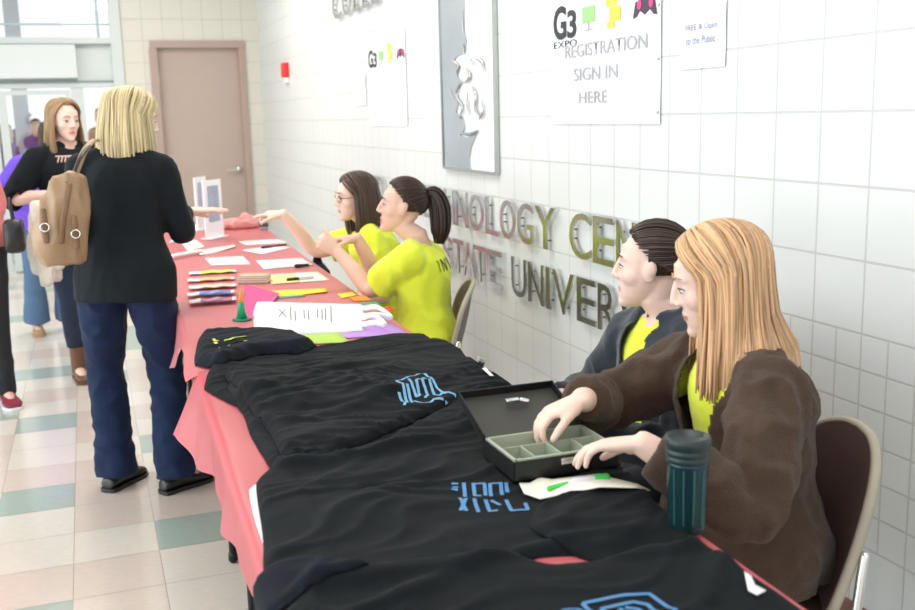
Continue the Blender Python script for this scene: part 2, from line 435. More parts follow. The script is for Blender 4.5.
# outside: canopy with ribbed soffit, pavement
bm = bmesh.new(); box(bm, (-1.5, YB + 3.3, 3.75), (7, 6.2, 0.1))
for k in range(14): box(bm, (0.3 - k * 0.28, YB + 3.3, 3.66), (0.10, 6.0, 0.08))
structure(obj('trim_2', bm, mat('ribbed_soffit', (0.72, 0.71, 0.76), 0.6), smooth=False))
bm = bmesh.new(); quad(bm, [(-14, YB + 5.6, -0.03), (12, YB + 5.6, -0.03), (12, YB + 40, -0.03), (-14, YB + 40, -0.03)])
structure(obj('floor_outside', bm, mat('pale_pavement', (0.80, 0.79, 0.77), 0.8, var=0.05), smooth=False))
bm = bmesh.new()
for x in (-0.86,): box(bm, (x, YB + 5.8, 1.85), (0.22, 0.22, 3.7), bw=0.01)
structure(obj('trim_3', bm, mat('grey_post', (0.60, 0.60, 0.63), 0.5), smooth=False))

# ------------------------------------------------------------------ tables under plastic cloths
m_cloth = mat('coral_plastic_cloth', (0.84, 0.22, 0.25), 0.32, var=0.04, scale=4, transl=0.42)
m_cloth2 = mat('pink_coral_plastic_cloth', (0.88, 0.32, 0.345), 0.32, var=0.04, scale=4, transl=0.42)
m_table = mat('beige_folding_table', (0.55, 0.50, 0.44), 0.5)
m_legs = mat('black_steel_leg', (0.02, 0.02, 0.022), 0.35, 0.6)
def P2(x, y, z=0.765):
    p = onZ(x, y, z); return (p.x - tl(p.y), p.y)
def surf(u, y, h):
    """point at distance u across the table (u<0 hangs over the left edge, u>TW over the right), h above the cloth"""
    R = 0.014
    e0 = tl(y)
    if u < R:
        s = R - u
        if s < R * PI / 2: a = s / R; return V((e0 + R - (R + h) * math.sin(a), y, TZ - R + (R + h) * math.cos(a)))
        return V((e0 - h, y, TZ - R - (s - R * PI / 2)))
    if u > TW - R:
        s = u - (TW - R)
        if s < R * PI / 2: a = s / R; return V((e0 + TW - R + (R + h) * math.sin(a), y, TZ - R + (R + h) * math.cos(a)))
        return V((e0 + TW + h, y, TZ - R - (s - R * PI / 2)))
    return V((e0 + u, y, TZ + h))

for k, (y0, y1, lab) in enumerate(((0.80, 3.06, 'long folding table nearest the camera, under the black shirts'), (3.08, 5.19, 'middle folding table of the row, under the papers and the tote bag'), (5.21, 7.36, 'farthest folding table of the row, under the white sign holders'))):
    yc = (y0 + y1) / 2
    t = empty('folding_table', (tl(yc) + TW / 2, yc, 0)); tag(t, lab, 'table', 'folding tables set end to end')
    bm = bmesh.new()
    box(bm, (tl(yc) + TW / 2, yc, 0.7275), (TW - 0.012, y1 - y0, 0.035), rot=Matrix.Rotation(-0.03, 3, 'Z'), bw=0.008)
    obj('tabletop', bm, m_table, t, smooth=False)
    for yy in (y0 + 0.28, y1 - 0.28):
        for a in (0.09, TW - 0.09):
            x = tl(yy) + a
            bm = bmesh.new(); tube(bm, [(x, yy, 0.705), (x, yy, 0.014)], 0.013, 10); tube(bm, [(x, yy, 0.03), (x, yy, 0.0145)], 0.017, 10)
            obj('leg', bm, m_legs, t)
        for zz in (0.10, 0.66):
            bm = bmesh.new(); tube(bm, [(tl(yy) + 0.09, yy, zz), (tl(yy) + TW - 0.09, yy, zz)], 0.011, 8); obj('crossbar', bm, m_legs, t)

def tablecloth(y0, y1, dl, dr, flare, mt, label, h0=0.0, end_drop=0.0, seed=0.0):
    us = [-1, -.85, -.7, -.55, -.4, -.25, -.12, -.05, -0.01] ; n = int((y1 - y0) / 0.025)
    bm = bmesh.new(); grid = []
    for j in range(n + 1):
        y = y0 + (y1 - y0) * j / n; row = []
        L = dl(y); Rr = dr(y)
        for q in us:
            u = q * L; p = surf(u + 0.014, y, 0.001 + h0)
            d = -q
            p.x -= flare(y) * d ** 1.3 + L * 0.06 * d * (math.sin(y * 9 + seed) + 0.6 * math.sin(y * 23 + 1 + seed)) * d + 0.006 * d
            row.append(p)
        for k in range(24):
            u = 0.02 + (TW - 0.04) * k / 23
            p = surf(u, y, 0.001 + h0)
            c = 0.0012 * noise.noise(V((p.x * 5, y * 5, seed))) + 0.0009 * abs(math.sin(y * PI / 0.42)) ** 14
            p.z += c; row.append(p)
        for q in us[::-1]:
            u = q * Rr; p = surf(TW - u - 0.014, y, 0.001 + h0); d = -q
            p.x += Rr * 0.07 * d * d * math.sin(y * 11 + 2 + seed) + 0.006 * d
            row.append(p)
        grid.append([bm.verts.new(p) for p in row])
    for j in range(n):
        for i in range(len(grid[0]) - 1): bm.faces.new((grid[j][i], grid[j][i + 1], grid[j + 1][i + 1], grid[j + 1][i]))
    if end_drop:      # far end folds down
        prev = grid[-1]
        for k in range(1, 6):
            cur = []
            for v in grid[-1]:
                z = max(0.02, v.co.z - end_drop * k / 5)
                cur.append(bm.verts.new((v.co.x, v.co.y + 0.012 + 0.01 * math.sin(v.co.x * 30), z)))
            for i in range(len(cur) - 1): bm.faces.new((prev[i], prev[i + 1], cur[i + 1], cur[i]))
            prev = cur
    o = obj('tablecloth', bm, mt)
    tag(o, label, 'tablecloth')
    return o
tablecloth(0.82, 3.085, lambda y: 0.135 + 0.06 * max(0, (y - 2.0)) + 0.012 * math.sin(y * 12), lambda y: 0.11, lambda y: 0.085 * math.exp(-(3.085 - y) / 0.22), m_cloth,
           'coral red plastic tablecloth under the black shirts, its far corner sticking out', h0=0.0025, seed=1.0)
tablecloth(3.05, 7.38, lambda y: 0.016 + 0.33 * min(1, max(0, (y - 3.45) / 1.0)) + 0.015 * math.sin(y * 7), lambda y: 0.11, lambda y: 0.03, m_cloth2, 'light coral pink plastic tablecloth under papers on the far tables', end_drop=0.4, seed=4.0)

# ------------------------------------------------------------------ black shirts lying over one another
GS = 0.008
U0, Y0 = -0.30, 0.70
NU, NY = int(1.45 / GS), int(2.95 / GS)
HF = np.full((NU, NY), 0.0045)
def smoothpoly(pts, n=6):
    q = [V((p[0], p[1], 0)) for p in pts]; N = len(q); out = []
    for i in range(N):
        p0, p1, p2, p3 = q[i - 1], q[i], q[(i + 1) % N], q[(i + 2) % N]
        for k in range(n):
            t = k / n
            c = 0.5 * ((2 * p1) + (p2 - p0) * t + (2 * p0 - 5 * p1 + 4 * p2 - p3) * t * t + (3 * p1 - p0 - 3 * p2 + p3) * t ** 3)
            l = p1.lerp(p2, t); out.append(tuple((c * 0.6 + l * 0.4))[:2])
    return np.array(out)
def poly_dist(px, py, poly):
    """signed distance (inside positive) and nearest boundary point"""
    A = poly; B = np.roll(poly, -1, 0)
    X = px[..., None]; Y = py[..., None]
    dx = B[:, 0] - A[:, 0]; dy = B[:, 1] - A[:, 1]
    t = np.clip(((X - A[:, 0]) * dx + (Y - A[:, 1]) * dy) / (dx * dx + dy * dy + 1e-12), 0, 1)
    nx = A[:, 0] + t * dx; ny = A[:, 1] + t * dy
    d2 = (X - nx) ** 2 + (Y - ny) ** 2
    k = d2.argmin(-1)
    ii = np.indices(k.shape)
    nxk = np.take_along_axis(nx, k[..., None], -1)[..., 0]; nyk = np.take_along_axis(ny, k[..., None], -1)[..., 0]
    d = np.sqrt(np.take_along_axis(d2, k[..., None], -1)[..., 0])
    cross = ((A[:, 1] > Y) != (B[:, 1] > Y)) & (X < dx * (Y - A[:, 1]) / (dy + 1e-12) + A[:, 0])
    inside = cross.sum(-1) % 2 == 1
    return np.where(inside, d, -d), nxk, nyk
def blur(a, n):
    for _ in range(n):
        a = (np.roll(a, 1, 0) + np.roll(a, -1, 0) + 2 * a) / 4; a = (np.roll(a, 1, 1) + np.roll(a, -1, 1) + 2 * a) / 4
    return a
def hf_at(u, y):
    i = (u - U0) / GS; j = (y - Y0) / GS
    i = min(max(i, 0), NU - 2); j = min(max(j, 0), NY - 2); a, b = int(i), int(j); fi, fj = i - a, j - b
    return float(HF[a, b] * (1 - fi) * (1 - fj) + HF[a + 1, b] * fi * (1 - fj) + HF[a, b + 1] * (1 - fi) * fj + HF[a + 1, b + 1] * fi * fj)
gu, gy = np.meshgrid(U0 + GS * np.arange(NU), Y0 + GS * np.arange(NY), indexing='ij')
def cloth_sheet(name, poly, th, mt, ang=0.3, amp=0.006, creases=(), seed=0, bl=8, edge=0.02, freq=(3.5, 17)):
    global HF
    poly = smoothpoly(poly)
    d, nx, ny = poly_dist(gu, gy, poly)
    inside = d > 0
    sup = np.maximum(HF, blur(HF, bl) - 0.001)
    ca, sa = math.cos(ang), math.sin(ang)
    rise = np.clip(d / edge, 0, 1); rise = np.sin(rise * PI / 2)
    nz = np.zeros_like(HF)
    idx = np.argwhere(d > -GS * 1.5)
    for i, j in idx:
        a = gu[i, j] * ca + gy[i, j] * sa; b = -gu[i, j] * sa + gy[i, j] * ca
        p = V((a * freq[0] + seed * 7.1, b * freq[1], seed))
        w = noise.noise(V((a * 4, b * 4, seed + 3))) * 0.9
        n1 = 1 - abs(noise.noise(p + V((0, w * 2.0, 0)))) * 3.6
        q = noise.noise(V((a * 5, b * 5, seed + 9)))
        nz[i, j] = max(n1, 0) ** 1.7 * amp * 1.35 * (0.6 + 0.8 * q) + amp * 0.5 * noise.noise(V((a * 4, b * 7, seed))) + amp * 0.10 * noise.noise(V((a * 30, b * 38, seed)))
    for (x0, y0, x1, y1, hh, ww) in creases:
        dx, dy = x1 - x0, y1 - y0; L = math.hypot(dx, dy)
        t = np.clip(((gu - x0) * dx + (gy - y0) * dy) / (L * L), 0, 1)
        dd = np.hypot(gu - x0 - t * dx, gy - y0 - t * dy)
        nz += hh * np.exp(-(dd / ww) ** 2) * np.sin(PI * np.clip(t, 0.02, 0.98)) ** 0.5
    over = np.clip((gu + 0.02) / 0.03, 0.25, 1)
    h = sup + 0.003 + (th + nz * over) * rise
    bm = bmesh.new(); vid = {}
    I = np.argwhere(inside)
    cells = set()
    for i, j in I:
        for a in (i - 1, i):
            for b in (j - 1, j):
                if 0 <= a < NU - 1 and 0 <= b < NY - 1: cells.add((a, b))
    def vert(i, j):
        if (i, j) in vid: return vid[(i, j)]
        if inside[i, j]: v = surf(gu[i, j], gy[i, j], h[i, j])
        else: v = surf(nx[i, j], ny[i, j], sup[i, j] + 0.0028)
        vid[(i, j)] = bm.verts.new(v); return vid[(i, j)]
    for a, b in cells:
        bm.faces.new((vert(a, b), vert(a + 1, b), vert(a + 1, b + 1), vert(a, b + 1)))
    bmesh.ops.remove_doubles(bm, verts=bm.verts[:], dist=0.0004)
    bmesh.ops.recalc_face_normals(bm, faces=bm.faces[:])
    up = sum(f.normal.z for f in bm.faces)
    if up < 0: bmesh.ops.reverse_faces(bm, faces=bm.faces[:])
    bmesh.ops.solidify(bm, geom=bm.faces[:], thickness=0.0022)
    o = obj(name, bm, mt)
    HF = np.where(inside, h, HF)
    return o
def strokes(name, lines, width, mt, parent, pixel=True, lift=0.0016, closed=False):
    bm = bmesh.new()
    for ln in lines:
        pts = [P2(*p, z=0.78) if pixel else p for p in ln]
        res = []
        for a, b in zip(pts[:-1], pts[1:]):
            n = max(1, int(math.hypot(b[0] - a[0], b[1] - a[1]) / 0.004))
            for k in range(n): res.append((a[0] + (b[0] - a[0]) * k / n, a[1] + (b[1] - a[1]) * k / n))
        res.append(pts[-1])
        prev = None
        for k, p in enumerate(res):
            q = res[min(k + 1, len(res) - 1)]; r = res[max(k - 1, 0)]
            t = V((q[0] - r[0], q[1] - r[1])); t = t.normalized() if t.length > 0 else V((1, 0))
            n = V((-t.y, t.x)) * width / 2
            e = [(p[0] + n.x, p[1] + n.y), (p[0] - n.x, p[1] - n.y)]
            cur = [bm.verts.new(surf(x, y, hf_at(x, y) + lift)) for x, y in e]
            if prev: bm.faces.new((prev[0], prev[1], cur[1], cur[0]))
            prev = cur
    bmesh.ops.recalc_face_normals(bm, faces=bm.faces[:])
    return obj(name, bm, mt, parent)

m_shirt = mat('black_cotton', (0.0050, 0.0075, 0.0095), 0.82, var=0.15, scale=12, sheen=0.02, spec=0.12, bump=0.15, bscale=300)
m_shirt2 = mat('washed_black_cotton', (0.0065, 0.0090, 0.0108), 0.85, var=0.15, scale=12, sheen=0.02, spec=0.12, bump=0.15, bscale=300)
m_navy = mat('navy_black_knit', (0.0075, 0.0110, 0.0170), 0.85, var=0.15, scale=12, sheen=0.02, spec=0.12, bump=0.15, bscale=300)
m_logo_blue = mat('blue_print', (0.075, 0.24, 0.50), 0.6, var=0.15, scale=80)
m_logo_pale = mat('pale_blue_print', (0.15, 0.36, 0.58), 0.6, var=0.2, scale=80)
m_logo_yellow = mat('yellow_green_print', (0.42, 0.50, 0.03), 0.6)
m_logo_yel2 = mat('yellow_print', (0.75, 0.60, 0.05), 0.6)

def px(*pts): return [P2(*p) for p in pts]
G_SH = 'black shirts spread over the near table'
# white paper showing past the table edge
s0 = cloth_sheet('paper_sheet', [(0.022, 1.62), (0.026, 2.00), (0.12, 2.05), (0.12, 1.58)], 0.0, m_white, amp=0.0005)
tag(s0, 'white sheet sticking out over the table edge beneath a black shirt', 'paper')
# farthest, longest shirt with a small print near the right
sh = cloth_sheet('black_shirt', px((205, 386), (212, 364), (250, 352), (300, 349), (345, 342), (400, 334), (448, 335), (470, 345), (478, 372), (440, 395), (380, 410), (300, 420), (250, 408), (228, 400)), 0.012, m_shirt, ang=0.05, amp=0.008, seed=1,
                 creases=[(0.05, 2.95, 0.6, 3.0, 0.012, 0.018), (0.1, 2.75, 0.5, 2.7, 0.01, 0.015)])
tag(sh, 'black shirt at the far side of the shirt pile, small blue print near its middle', 'shirt', G_SH)
strokes('printed_lettering', [[(365, 362), (365, 356), (370, 356), (370, 361)], [(372, 360), (380, 355), (380, 360)], [(383, 359), (390, 358)], [(392, 358), (397, 357)]], 0.006, m_logo_blue, sh)
# folded shirt on the table edge with the yellow print
sh = cloth_sheet('folded_black_shirt', px((196, 362), (198, 338), (212, 334), (272, 333), (300, 337), (318, 346), (300, 356), (262, 358), (225, 367)), 0.034, m_navy, ang=0.1, amp=0.006, seed=2, edge=0.035,
                 creases=[(0.0, 3.22, 0.35, 3.27, 0.012, 0.02)])
tag(sh, 'folded black shirt with yellow-green print on the far left corner of the pile', 'shirt')
strokes('printed_emblem', [[(228, 345), (235, 342), (246, 341)], [(227, 348), (238, 346.5), (248, 345)], [(228, 345), (227, 348)]], 0.020, m_logo_yellow, sh, lift=0.004)
strokes('printed_line', [[(220, 354), (232, 352), (247, 349.5)]], 0.020, m_logo_yel2, sh, lift=0.004)
strokes('printed_letters', [[(214, 344), (218, 347)], [(213, 349), (217, 351)]], 0.010, m_logo_yel2, sh, lift=0.004)
# wide rumpled shirt running under the two others
sh = cloth_sheet('black_shirt', [P2(262, 452), P2(250, 432), P2(243, 412), P2(228, 392), P2(240, 380), (0.35, 2.7), (0.62, 2.55), (0.76, 2.62), (0.80, 2.45), (0.70, 2.2), (0.3, 2.05), P2(280, 470)], 0.010, m_shirt2, ang=-0.25, amp=0.010, seed=3,
                 creases=[(0.0, 2.7, 0.25, 2.55, 0.016, 0.02), (0.02, 2.5, 0.2, 2.3, 0.014, 0.018)])
tag(sh, 'rumpled black shirt mostly covered, its sleeve bunched on the left table edge', 'shirt', G_SH)
# shirt with the pale blue line emblem
sh = cloth_sheet('black_shirt', px((225, 378), (262, 372), (330, 368), (395, 356), (430, 344), (462, 345), (488, 368), (528, 384), (500, 396), (470, 402), (415, 424), (365, 446), (318, 464), (284, 462), (272, 440), (255, 418), (240, 400)), 0.016, m_shirt, ang=-0.12, amp=0.008, seed=4, freq=(2.2, 12),
                 creases=[(0.2, 2.45, 0.55, 2.75, 0.012, 0.03), (0.1, 2.3, 0.5, 2.45, 0.008, 0.02)])
tag(sh, 'black shirt with a pale blue line emblem near the open cash box lid', 'shirt', G_SH)
def lg(ox, oy, s, lines): return [[(ox + x / s, oy + y / s) for x, y in l] for l in lines]
strokes('printed_emblem', lg(360, 340, 6.1, [
    [(225, 340), (300, 290), (375, 262), (430, 285), (470, 325), (500, 345), (560, 358), (612, 374), (590, 388), (520, 392)],
    [(225, 340), (262, 345), (290, 410), (270, 432)], [(290, 345), (320, 412)], [(300, 310), (345, 378), (365, 375), (345, 315), (375, 300), (415, 365), (400, 385)],
    [(385, 290), (425, 305), (455, 360), (490, 365), (500, 350), (530, 360)], [(330, 395), (380, 410), (430, 408), (450, 392), (510, 390)], [(240, 375), (262, 410)]]), 0.0075, m_logo_pale, sh)
# shirt with the mid blue two-line print
sh = cloth_sheet('black_shirt', px((256, 480), (275, 464), (320, 462), (380, 445), (440, 415), (480, 396), (530, 400), (570, 425), (610, 455), (640, 482), (656, 505), (652, 530), (618, 549), (540, 553), (470, 575), (330, 592), (285, 586), (266, 570), (262, 530)), 0.010, m_shirt2, ang=0.28, amp=0.010, seed=5, freq=(2.0, 13),
                 creases=[(0.15, 1.75, 0.45, 1.95, 0.008, 0.025), (0.1, 1.9, 0.35, 2.1, 0.007, 0.02)])
tag(sh, 'black shirt with blue two-line print, lying in front of the cash box', 'shirt', G_SH)
strokes('printed_lettering', lg(450, 370, 3.66, [
    [(5, 400), (30, 402)], [(8, 412), (30, 414)], [(5, 424), (28, 426)], [(50, 398), (55, 445)], [(85, 398), (90, 440), (115, 440)], [(80, 402), (125, 398)], [(125, 398), (130, 440)], [(150, 445), (145, 400), (185, 395), (190, 440)], [(210, 430), (205, 398)],
    [(35, 450), (60, 492)], [(60, 452), (38, 490)], [(88, 455), (104, 495)], [(130, 455), (145, 492), (175, 488)], [(150, 455), (185, 470)], [(205, 452), (225, 490), (285, 488), (275, 462)]]), 0.0075, m_logo_blue, sh)
# dark bunched shirt to the right, beneath the cup
sh = cloth_sheet('black_shirt', px((540, 506), (585, 494), (640, 494), (668, 508), (688, 528), (700, 545), (680, 556), (620, 562), (560, 548), (530, 530)), 0.007, m_shirt2, ang=0.5, amp=0.012, seed=6,
                 creases=[(0.45, 1.5, 0.62, 1.62, 0.012, 0.02)])
tag(sh, 'bunched black garment in front of the dark green tumbler', 'shirt', G_SH)
# nearest shirt with the big blue emblem
sh = cloth_sheet('black_shirt', [P2(290, 600), P2(300, 588), P2(345, 576), P2(420, 567), P2(515, 556), P2(556, 563), P2(612, 556), P2(640, 548), P2(684, 544), (0.735, 1.42), (0.742, 1.25), (0.742, 1.05), (0.742, 0.9), (0.5, 0.86), (0.12, 0.88), (-0.06, 1.05), (-0.07, 1.3)], 0.012, m_shirt, ang=0.1, amp=0.007, seed=7, freq=(2.0, 10),
                 creases=[(0.05, 1.35, 0.3, 1.45, 0.014, 0.02), (0.6, 1.2, 0.75, 1.35, 0.012, 0.02)])
tag(sh, 'nearest black shirt with a large blue angular emblem at the bottom of the view', 'shirt', G_SH)
strokes('printed_emblem', lg(540, 560, 3.52, [
    [(80, 155), (105, 176)], [(150, 133), (300, 102), (385, 97), (480, 165)], [(150, 133), (200, 190)], [(215, 150), (330, 125), (380, 135), (420, 176)], [(215, 150), (245, 190)], [(280, 148), (320, 190)], [(95, 155), (135, 155), (160, 190)], [(300, 145), (345, 150), (385, 195)]]), 0.0075, m_logo_blue, sh)
# small bunched sleeve at the near left edge
sh = cloth_sheet('black_shirt', [(-0.10, 1.42), (-0.09, 1.56), (0.03, 1.60), (0.14, 1.56), (0.16, 1.50), (0.06, 1.48), (-0.02, 1.44), (-0.03, 1.36)], 0.012, m_navy, ang=0.8, amp=0.008, seed=8)
tag(sh, 'curled black shirt sleeve at the near left table edge beside bare pink cloth', 'shirt', G_SH)
# white tags on the shirts
def flat_tag(name, pts, mt, label, cat, lift=0.004, group=None, curl=0.0):
    bm = bmesh.new(); c = [P2(*p, z=0.775) for p in pts]
    vs = [bm.verts.new(surf(u, y, max(hf_at(u, y), 0.006) + lift + (curl if k % 2 else 0))) for k, (u, y) in enumerate(c)]
    f = bm.faces.new(vs)
    bmesh.ops.triangulate(bm, faces=[f]); bmesh.ops.subdivide_edges(bm, edges=bm.edges[:], cuts=2, use_grid_fill=True)
    bmesh.ops.recalc_face_normals(bm, faces=bm.faces[:])
    bmesh.ops.solidify(bm, geom=bm.faces[:], thickness=0.001)
    return tag(obj(name, bm, mt), label, cat, group)
flat_tag('paper_tag', [(744, 573), (751, 577), (755, 588), (766, 594), (757, 599), (748, 594)], m_white, 'small white paper scrap on the nearest black shirt', 'paper', 0.006)
flat_tag('paper_tag', [(448, 349), (450, 342), (456, 340), (452, 346)], m_white, 'white curled tag on the shirt hem beside the ponytailed woman', 'paper', 0.012)
flat_tag('paper_tag', [(470, 357), (473, 357), (475, 368), (473, 368)], m_white, 'thin white tag on the pile edge nearer the wall, upper one', 'paper', 0.02)
flat_tag('paper_tag', [(482, 377), (486, 378), (494, 385), (490, 385)], m_white, 'small white tag on the shirt behind the open box lid', 'paper', 0.012)

# ------------------------------------------------------------------ people
m_skin = mat('fair_skin', (0.74, 0.47, 0.37), 0.5, var=0.05, scale=18, spec=0.4)
m_skin_pale = mat('pale_skin', (0.80, 0.56, 0.47), 0.5, var=0.05, scale=18, spec=0.4)
m_skin_tan = mat('warm_skin', (0.66, 0.39, 0.28), 0.5, var=0.05, scale=18, spec=0.4)
m_lips = mat('lips', (0.60, 0.27, 0.23), 0.4)
m_eye_white = mat('eye_white', (0.75, 0.74, 0.72), 0.25)
m_iris = mat('dark_iris', (0.03, 0.02, 0.015), 0.2)
m_yellow = mat('fluorescent_yellow_cotton', (0.70, 0.79, 0.03), 0.75, var=0.04, scale=14, sheen=0.2)

def V3(*a): return V(a)
def frame_from(fwd, up=(0, 0, 1), roll=0.0):
    f = V(fwd).normalized(); u = V(up)
    r = f.cross(u).normalized(); u = r.cross(f).normalized()
    M = Matrix((( r.x, f.x, u.x), (r.y, f.y, u.y), (r.z, f.z, u.z)))
    if roll: M = Matrix.Rotation(roll, 3, f) @ M
    return M
def head_shapes(bm, c, R, open_mouth=0.0, neck_to=None, neck_r=0.052):
    """c: middle of the head, R: 3x3 with x right, y face forward, z up"""
    def L(x, y, z): return c + R @ V((x, y, z))
    X, Y, Z = R.col[0], R.col[1], R.col[2]
    ell(bm, L(0, -0.016, 0.034), (0.073, 0.092, 0.080), rot=R, seed=0) if False else ell(bm, L(0, -0.016, 0.034), (0.073, 0.092, 0.080), rot=R)
    sec = [(0.060, 0.012, 0.064, 0.066), (0.03, 0.016, 0.067, 0.069), (0.0, 0.017, 0.066, 0.066), (-0.03, 0.017, 0.0615, 0.066), (-0.055, 0.021, 0.055, 0.064), (-0.078, 0.030, 0.046, 0.054), (-0.098, 0.044, 0.031, 0.038), (-0.109, 0.054, 0.016, 0.020)]
    ring_loft(bm, [(L(0, y, z), X * rx, Y * ry) for z, y, rx, ry in sec], 24)
    tube(bm, [L(0, 0.079, 0.022), L(0, 0.089, 0.006), L(0, 0.0955, -0.012), L(0, 0.0995, -0.022)], [0.0075, 0.0082, 0.0090, 0.0098], 12)
    for s in (-1, 1):
        ell(bm, L(s * 0.0115, 0.089, -0.027), (0.0080, 0.010, 0.0070), rot=R)
        tube(bm, [L(s * 0.010, 0.078, 0.028), L(s * 0.028, 0.076, 0.031), L(s * 0.046, 0.064, 0.026)], [0.0075, 0.0075, 0.006], 8)
        ell(bm, L(s * 0.030, 0.040, -0.020), (0.033, 0.037, 0.036), rot=R)
        ell(bm, L(s * 0.0705, -0.002, -0.006), (0.007, 0.017, 0.030), rot=R)
        ell(bm, L(s * 0.0770, -0.008, 0.004), (0.006, 0.013, 0.020), rot=R)
        ell(bm, L(s * 0.031, 0.064, 0.0025), (0.016, 0.014, 0.0125), rot=R)
    om = open_mouth
    tube(bm, [L(-0.022, 0.076, -0.056), L(-0.008, 0.0850, -0.0535), L(0, 0.0850, -0.055), L(0.008, 0.0850, -0.0535), L(0.022, 0.076, -0.056)], [0.003, 0.0052, 0.005, 0.0052, 0.003], 8)
    tube(bm, [L(-0.020, 0.075, -0.060 - om), L(0, 0.0845, -0.065 - om), L(0.020, 0.075, -0.060 - om)], [0.003, 0.0060, 0.003], 8)
    ell(bm, L(0, 0.070, -0.096), (0.020, 0.019, 0.016), rot=R)
    if neck_to is not None:
        n = V(neck_to)
        tube(bm, [L(0, -0.022, -0.035), L(0, -0.010, -0.085), c.lerp(n, 0.72) + R @ V((0, -0.012, 0)), n], [neck_r * 0.98, neck_r * 0.93, neck_r, neck_r * 1.15], 18)
def face_parts(root, c, R, hair_mat, glasses=False, eyes=True, dark=False):
    def L(x, y, z): return c + R @ V((x, y, z))
    for s in (-1, 1):
        bm = bmesh.new(); ell(bm, L(s * 0.031, 0.0705, 0.003), (0.0125, 0.0105, 0.0062), rot=R, seg=14); ell(bm, L(s * 0.031, 0.0785, 0.0028), (0.0056, 0.0034, 0.0056), rot=R, seg=12, mi=1)
        tube(bm, [L(s * 0.018, 0.0795, 0.004), L(s * 0.031, 0.0825, 0.0098), L(s * 0.046, 0.071, 0.0055)], [0.001, 0.0019, 0.0012], 6, mi=1)
        obj('eye', bm, [m_eye_white, m_iris], root)
        bm = bmesh.new(); tube(bm, [L(s * 0.013, 0.0862, 0.0285), L(s * 0.028, 0.0860, 0.0345), L(s * 0.046, 0.0715, 0.0300)], [0.002, 0.0026, 0.0012], 6)
        obj('eyebrow', bm, hair_mat, root)
    if glasses:
        g = bmesh.new()
        for s in (-1, 1):
            ring = [L(s * (0.033) + 0.024 * math.cos(a), 0.0885 - 0.25 * abs(0.024 * math.cos(a) * 1 + s * 0.0) , 0.001 + 0.017 * math.sin(a)) for a in [2 * PI * k / 20 for k in range(21)]]
            tube(g, ring, 0.0018, 6, round_ends=False)
            tube(g, [L(s * 0.057, 0.083, 0.006), L(s * 0.079, 0.03, 0.006), L(s * 0.080, -0.01, 0.002)], 0.0018, 6)
        tube(g, [L(-0.009, 0.0905, 0.004), L(0.009, 0.0905, 0.004)], 0.0016, 6)
        obj('glasses', g, mat('dark_glasses_frame', (0.03, 0.02, 0.02), 0.3), root)

def hand_shapes(bm, w, d, n, side, curl=(0.35, 0.4, 0.45, 0.5), thumb=0.6, s=1.0, spread=0.10, thumb_curl=0.4):
    """w wrist, d direction to the fingers, n palm normal (the way the palm faces), side +1 thumb towards +(d x n)"""
    d = V(d).normalized(); n = V(n); n = (n - d * n.dot(d)).normalized(); a = d.cross(n) * side
    def L(x, y, z): return w + a * x * s + d * y * s + n * z * s
    ring_loft(bm, [(L(0, -0.012, 0), a * 0.026 * s, n * 0.019 * s), (L(0, 0.012, 0), a * 0.028 * s, n * 0.018 * s), (L(0.002, 0.04, 0), a * 0.037 * s, n * 0.016 * s), (L(0.001, 0.07, 0), a * 0.040 * s, n * 0.0135 * s), (L(0.0, 0.088, 0), a * 0.037 * s, n * 0.0105 * s)], 18)
    ell(bm, L(0.020, 0.030, 0.007), (0.018 * s,) * 3)
    for k, (x, y, ln, r) in enumerate(((0.0275, 0.083, 0.070, 0.0088), (0.0095, 0.088, 0.078, 0.0090), (-0.0095, 0.085, 0.072, 0.0086), (-0.0275, 0.078, 0.057, 0.0078))):
        c = curl[k]; ang = 0.0; p = L(x, y - 0.014, -0.001); pts = [p]; fa = (x / 0.0275) * spread
        p = L(x, y, -0.0005); pts.append(p)
        dd = (d * math.cos(fa) + a * math.sin(fa)).normalized()
        for j, (fr, cc) in enumerate(((0.45, c * 0.9), (0.30, c * 1.1), (0.25, c * 0.7))):
            ang += cc; v = dd * math.cos(ang) + n * math.sin(ang); p = p + v * ln * fr * s; pts.append(p)
        q = [pts[0], pts[1]] + sum([[pts[k2].lerp(pts[k2 + 1], 0.5), pts[k2 + 1]] for k2 in range(1, 4)], [])
        rr = [r * 1.0, r * 1.05, r * .97, r * 1.02, r * 0.92, r * 0.93, r * 0.86, r * 0.72]
        tube(bm, q, [x_ * s for x_ in rr], 10, side=a)
    t0 = L(0.020, 0.020, 0.004); v = (d * math.cos(thumb) + a * math.sin(thumb) + n * 0.25).normalized()
    t1 = t0 + v * 0.042 * s; v2 = (v * math.cos(thumb_curl) + (d * 0.8 + n * 0.6).normalized() * math.sin(thumb_curl)).normalized()
    t2 = t1 + v2 * 0.032 * s; v3 = (v2 + (d * 0.5 + n * 0.5) * thumb_curl * 0.6).normalized(); t3 = t2 + v3 * 0.024 * s
    tube(bm, [t0, t0.lerp(t1, 0.6), t1, t1.lerp(t2, .5), t2, t3], [0.0135 * s, 0.0125 * s, 0.0112 * s, 0.0100 * s, 0.0102 * s, 0.0082 * s], 10)

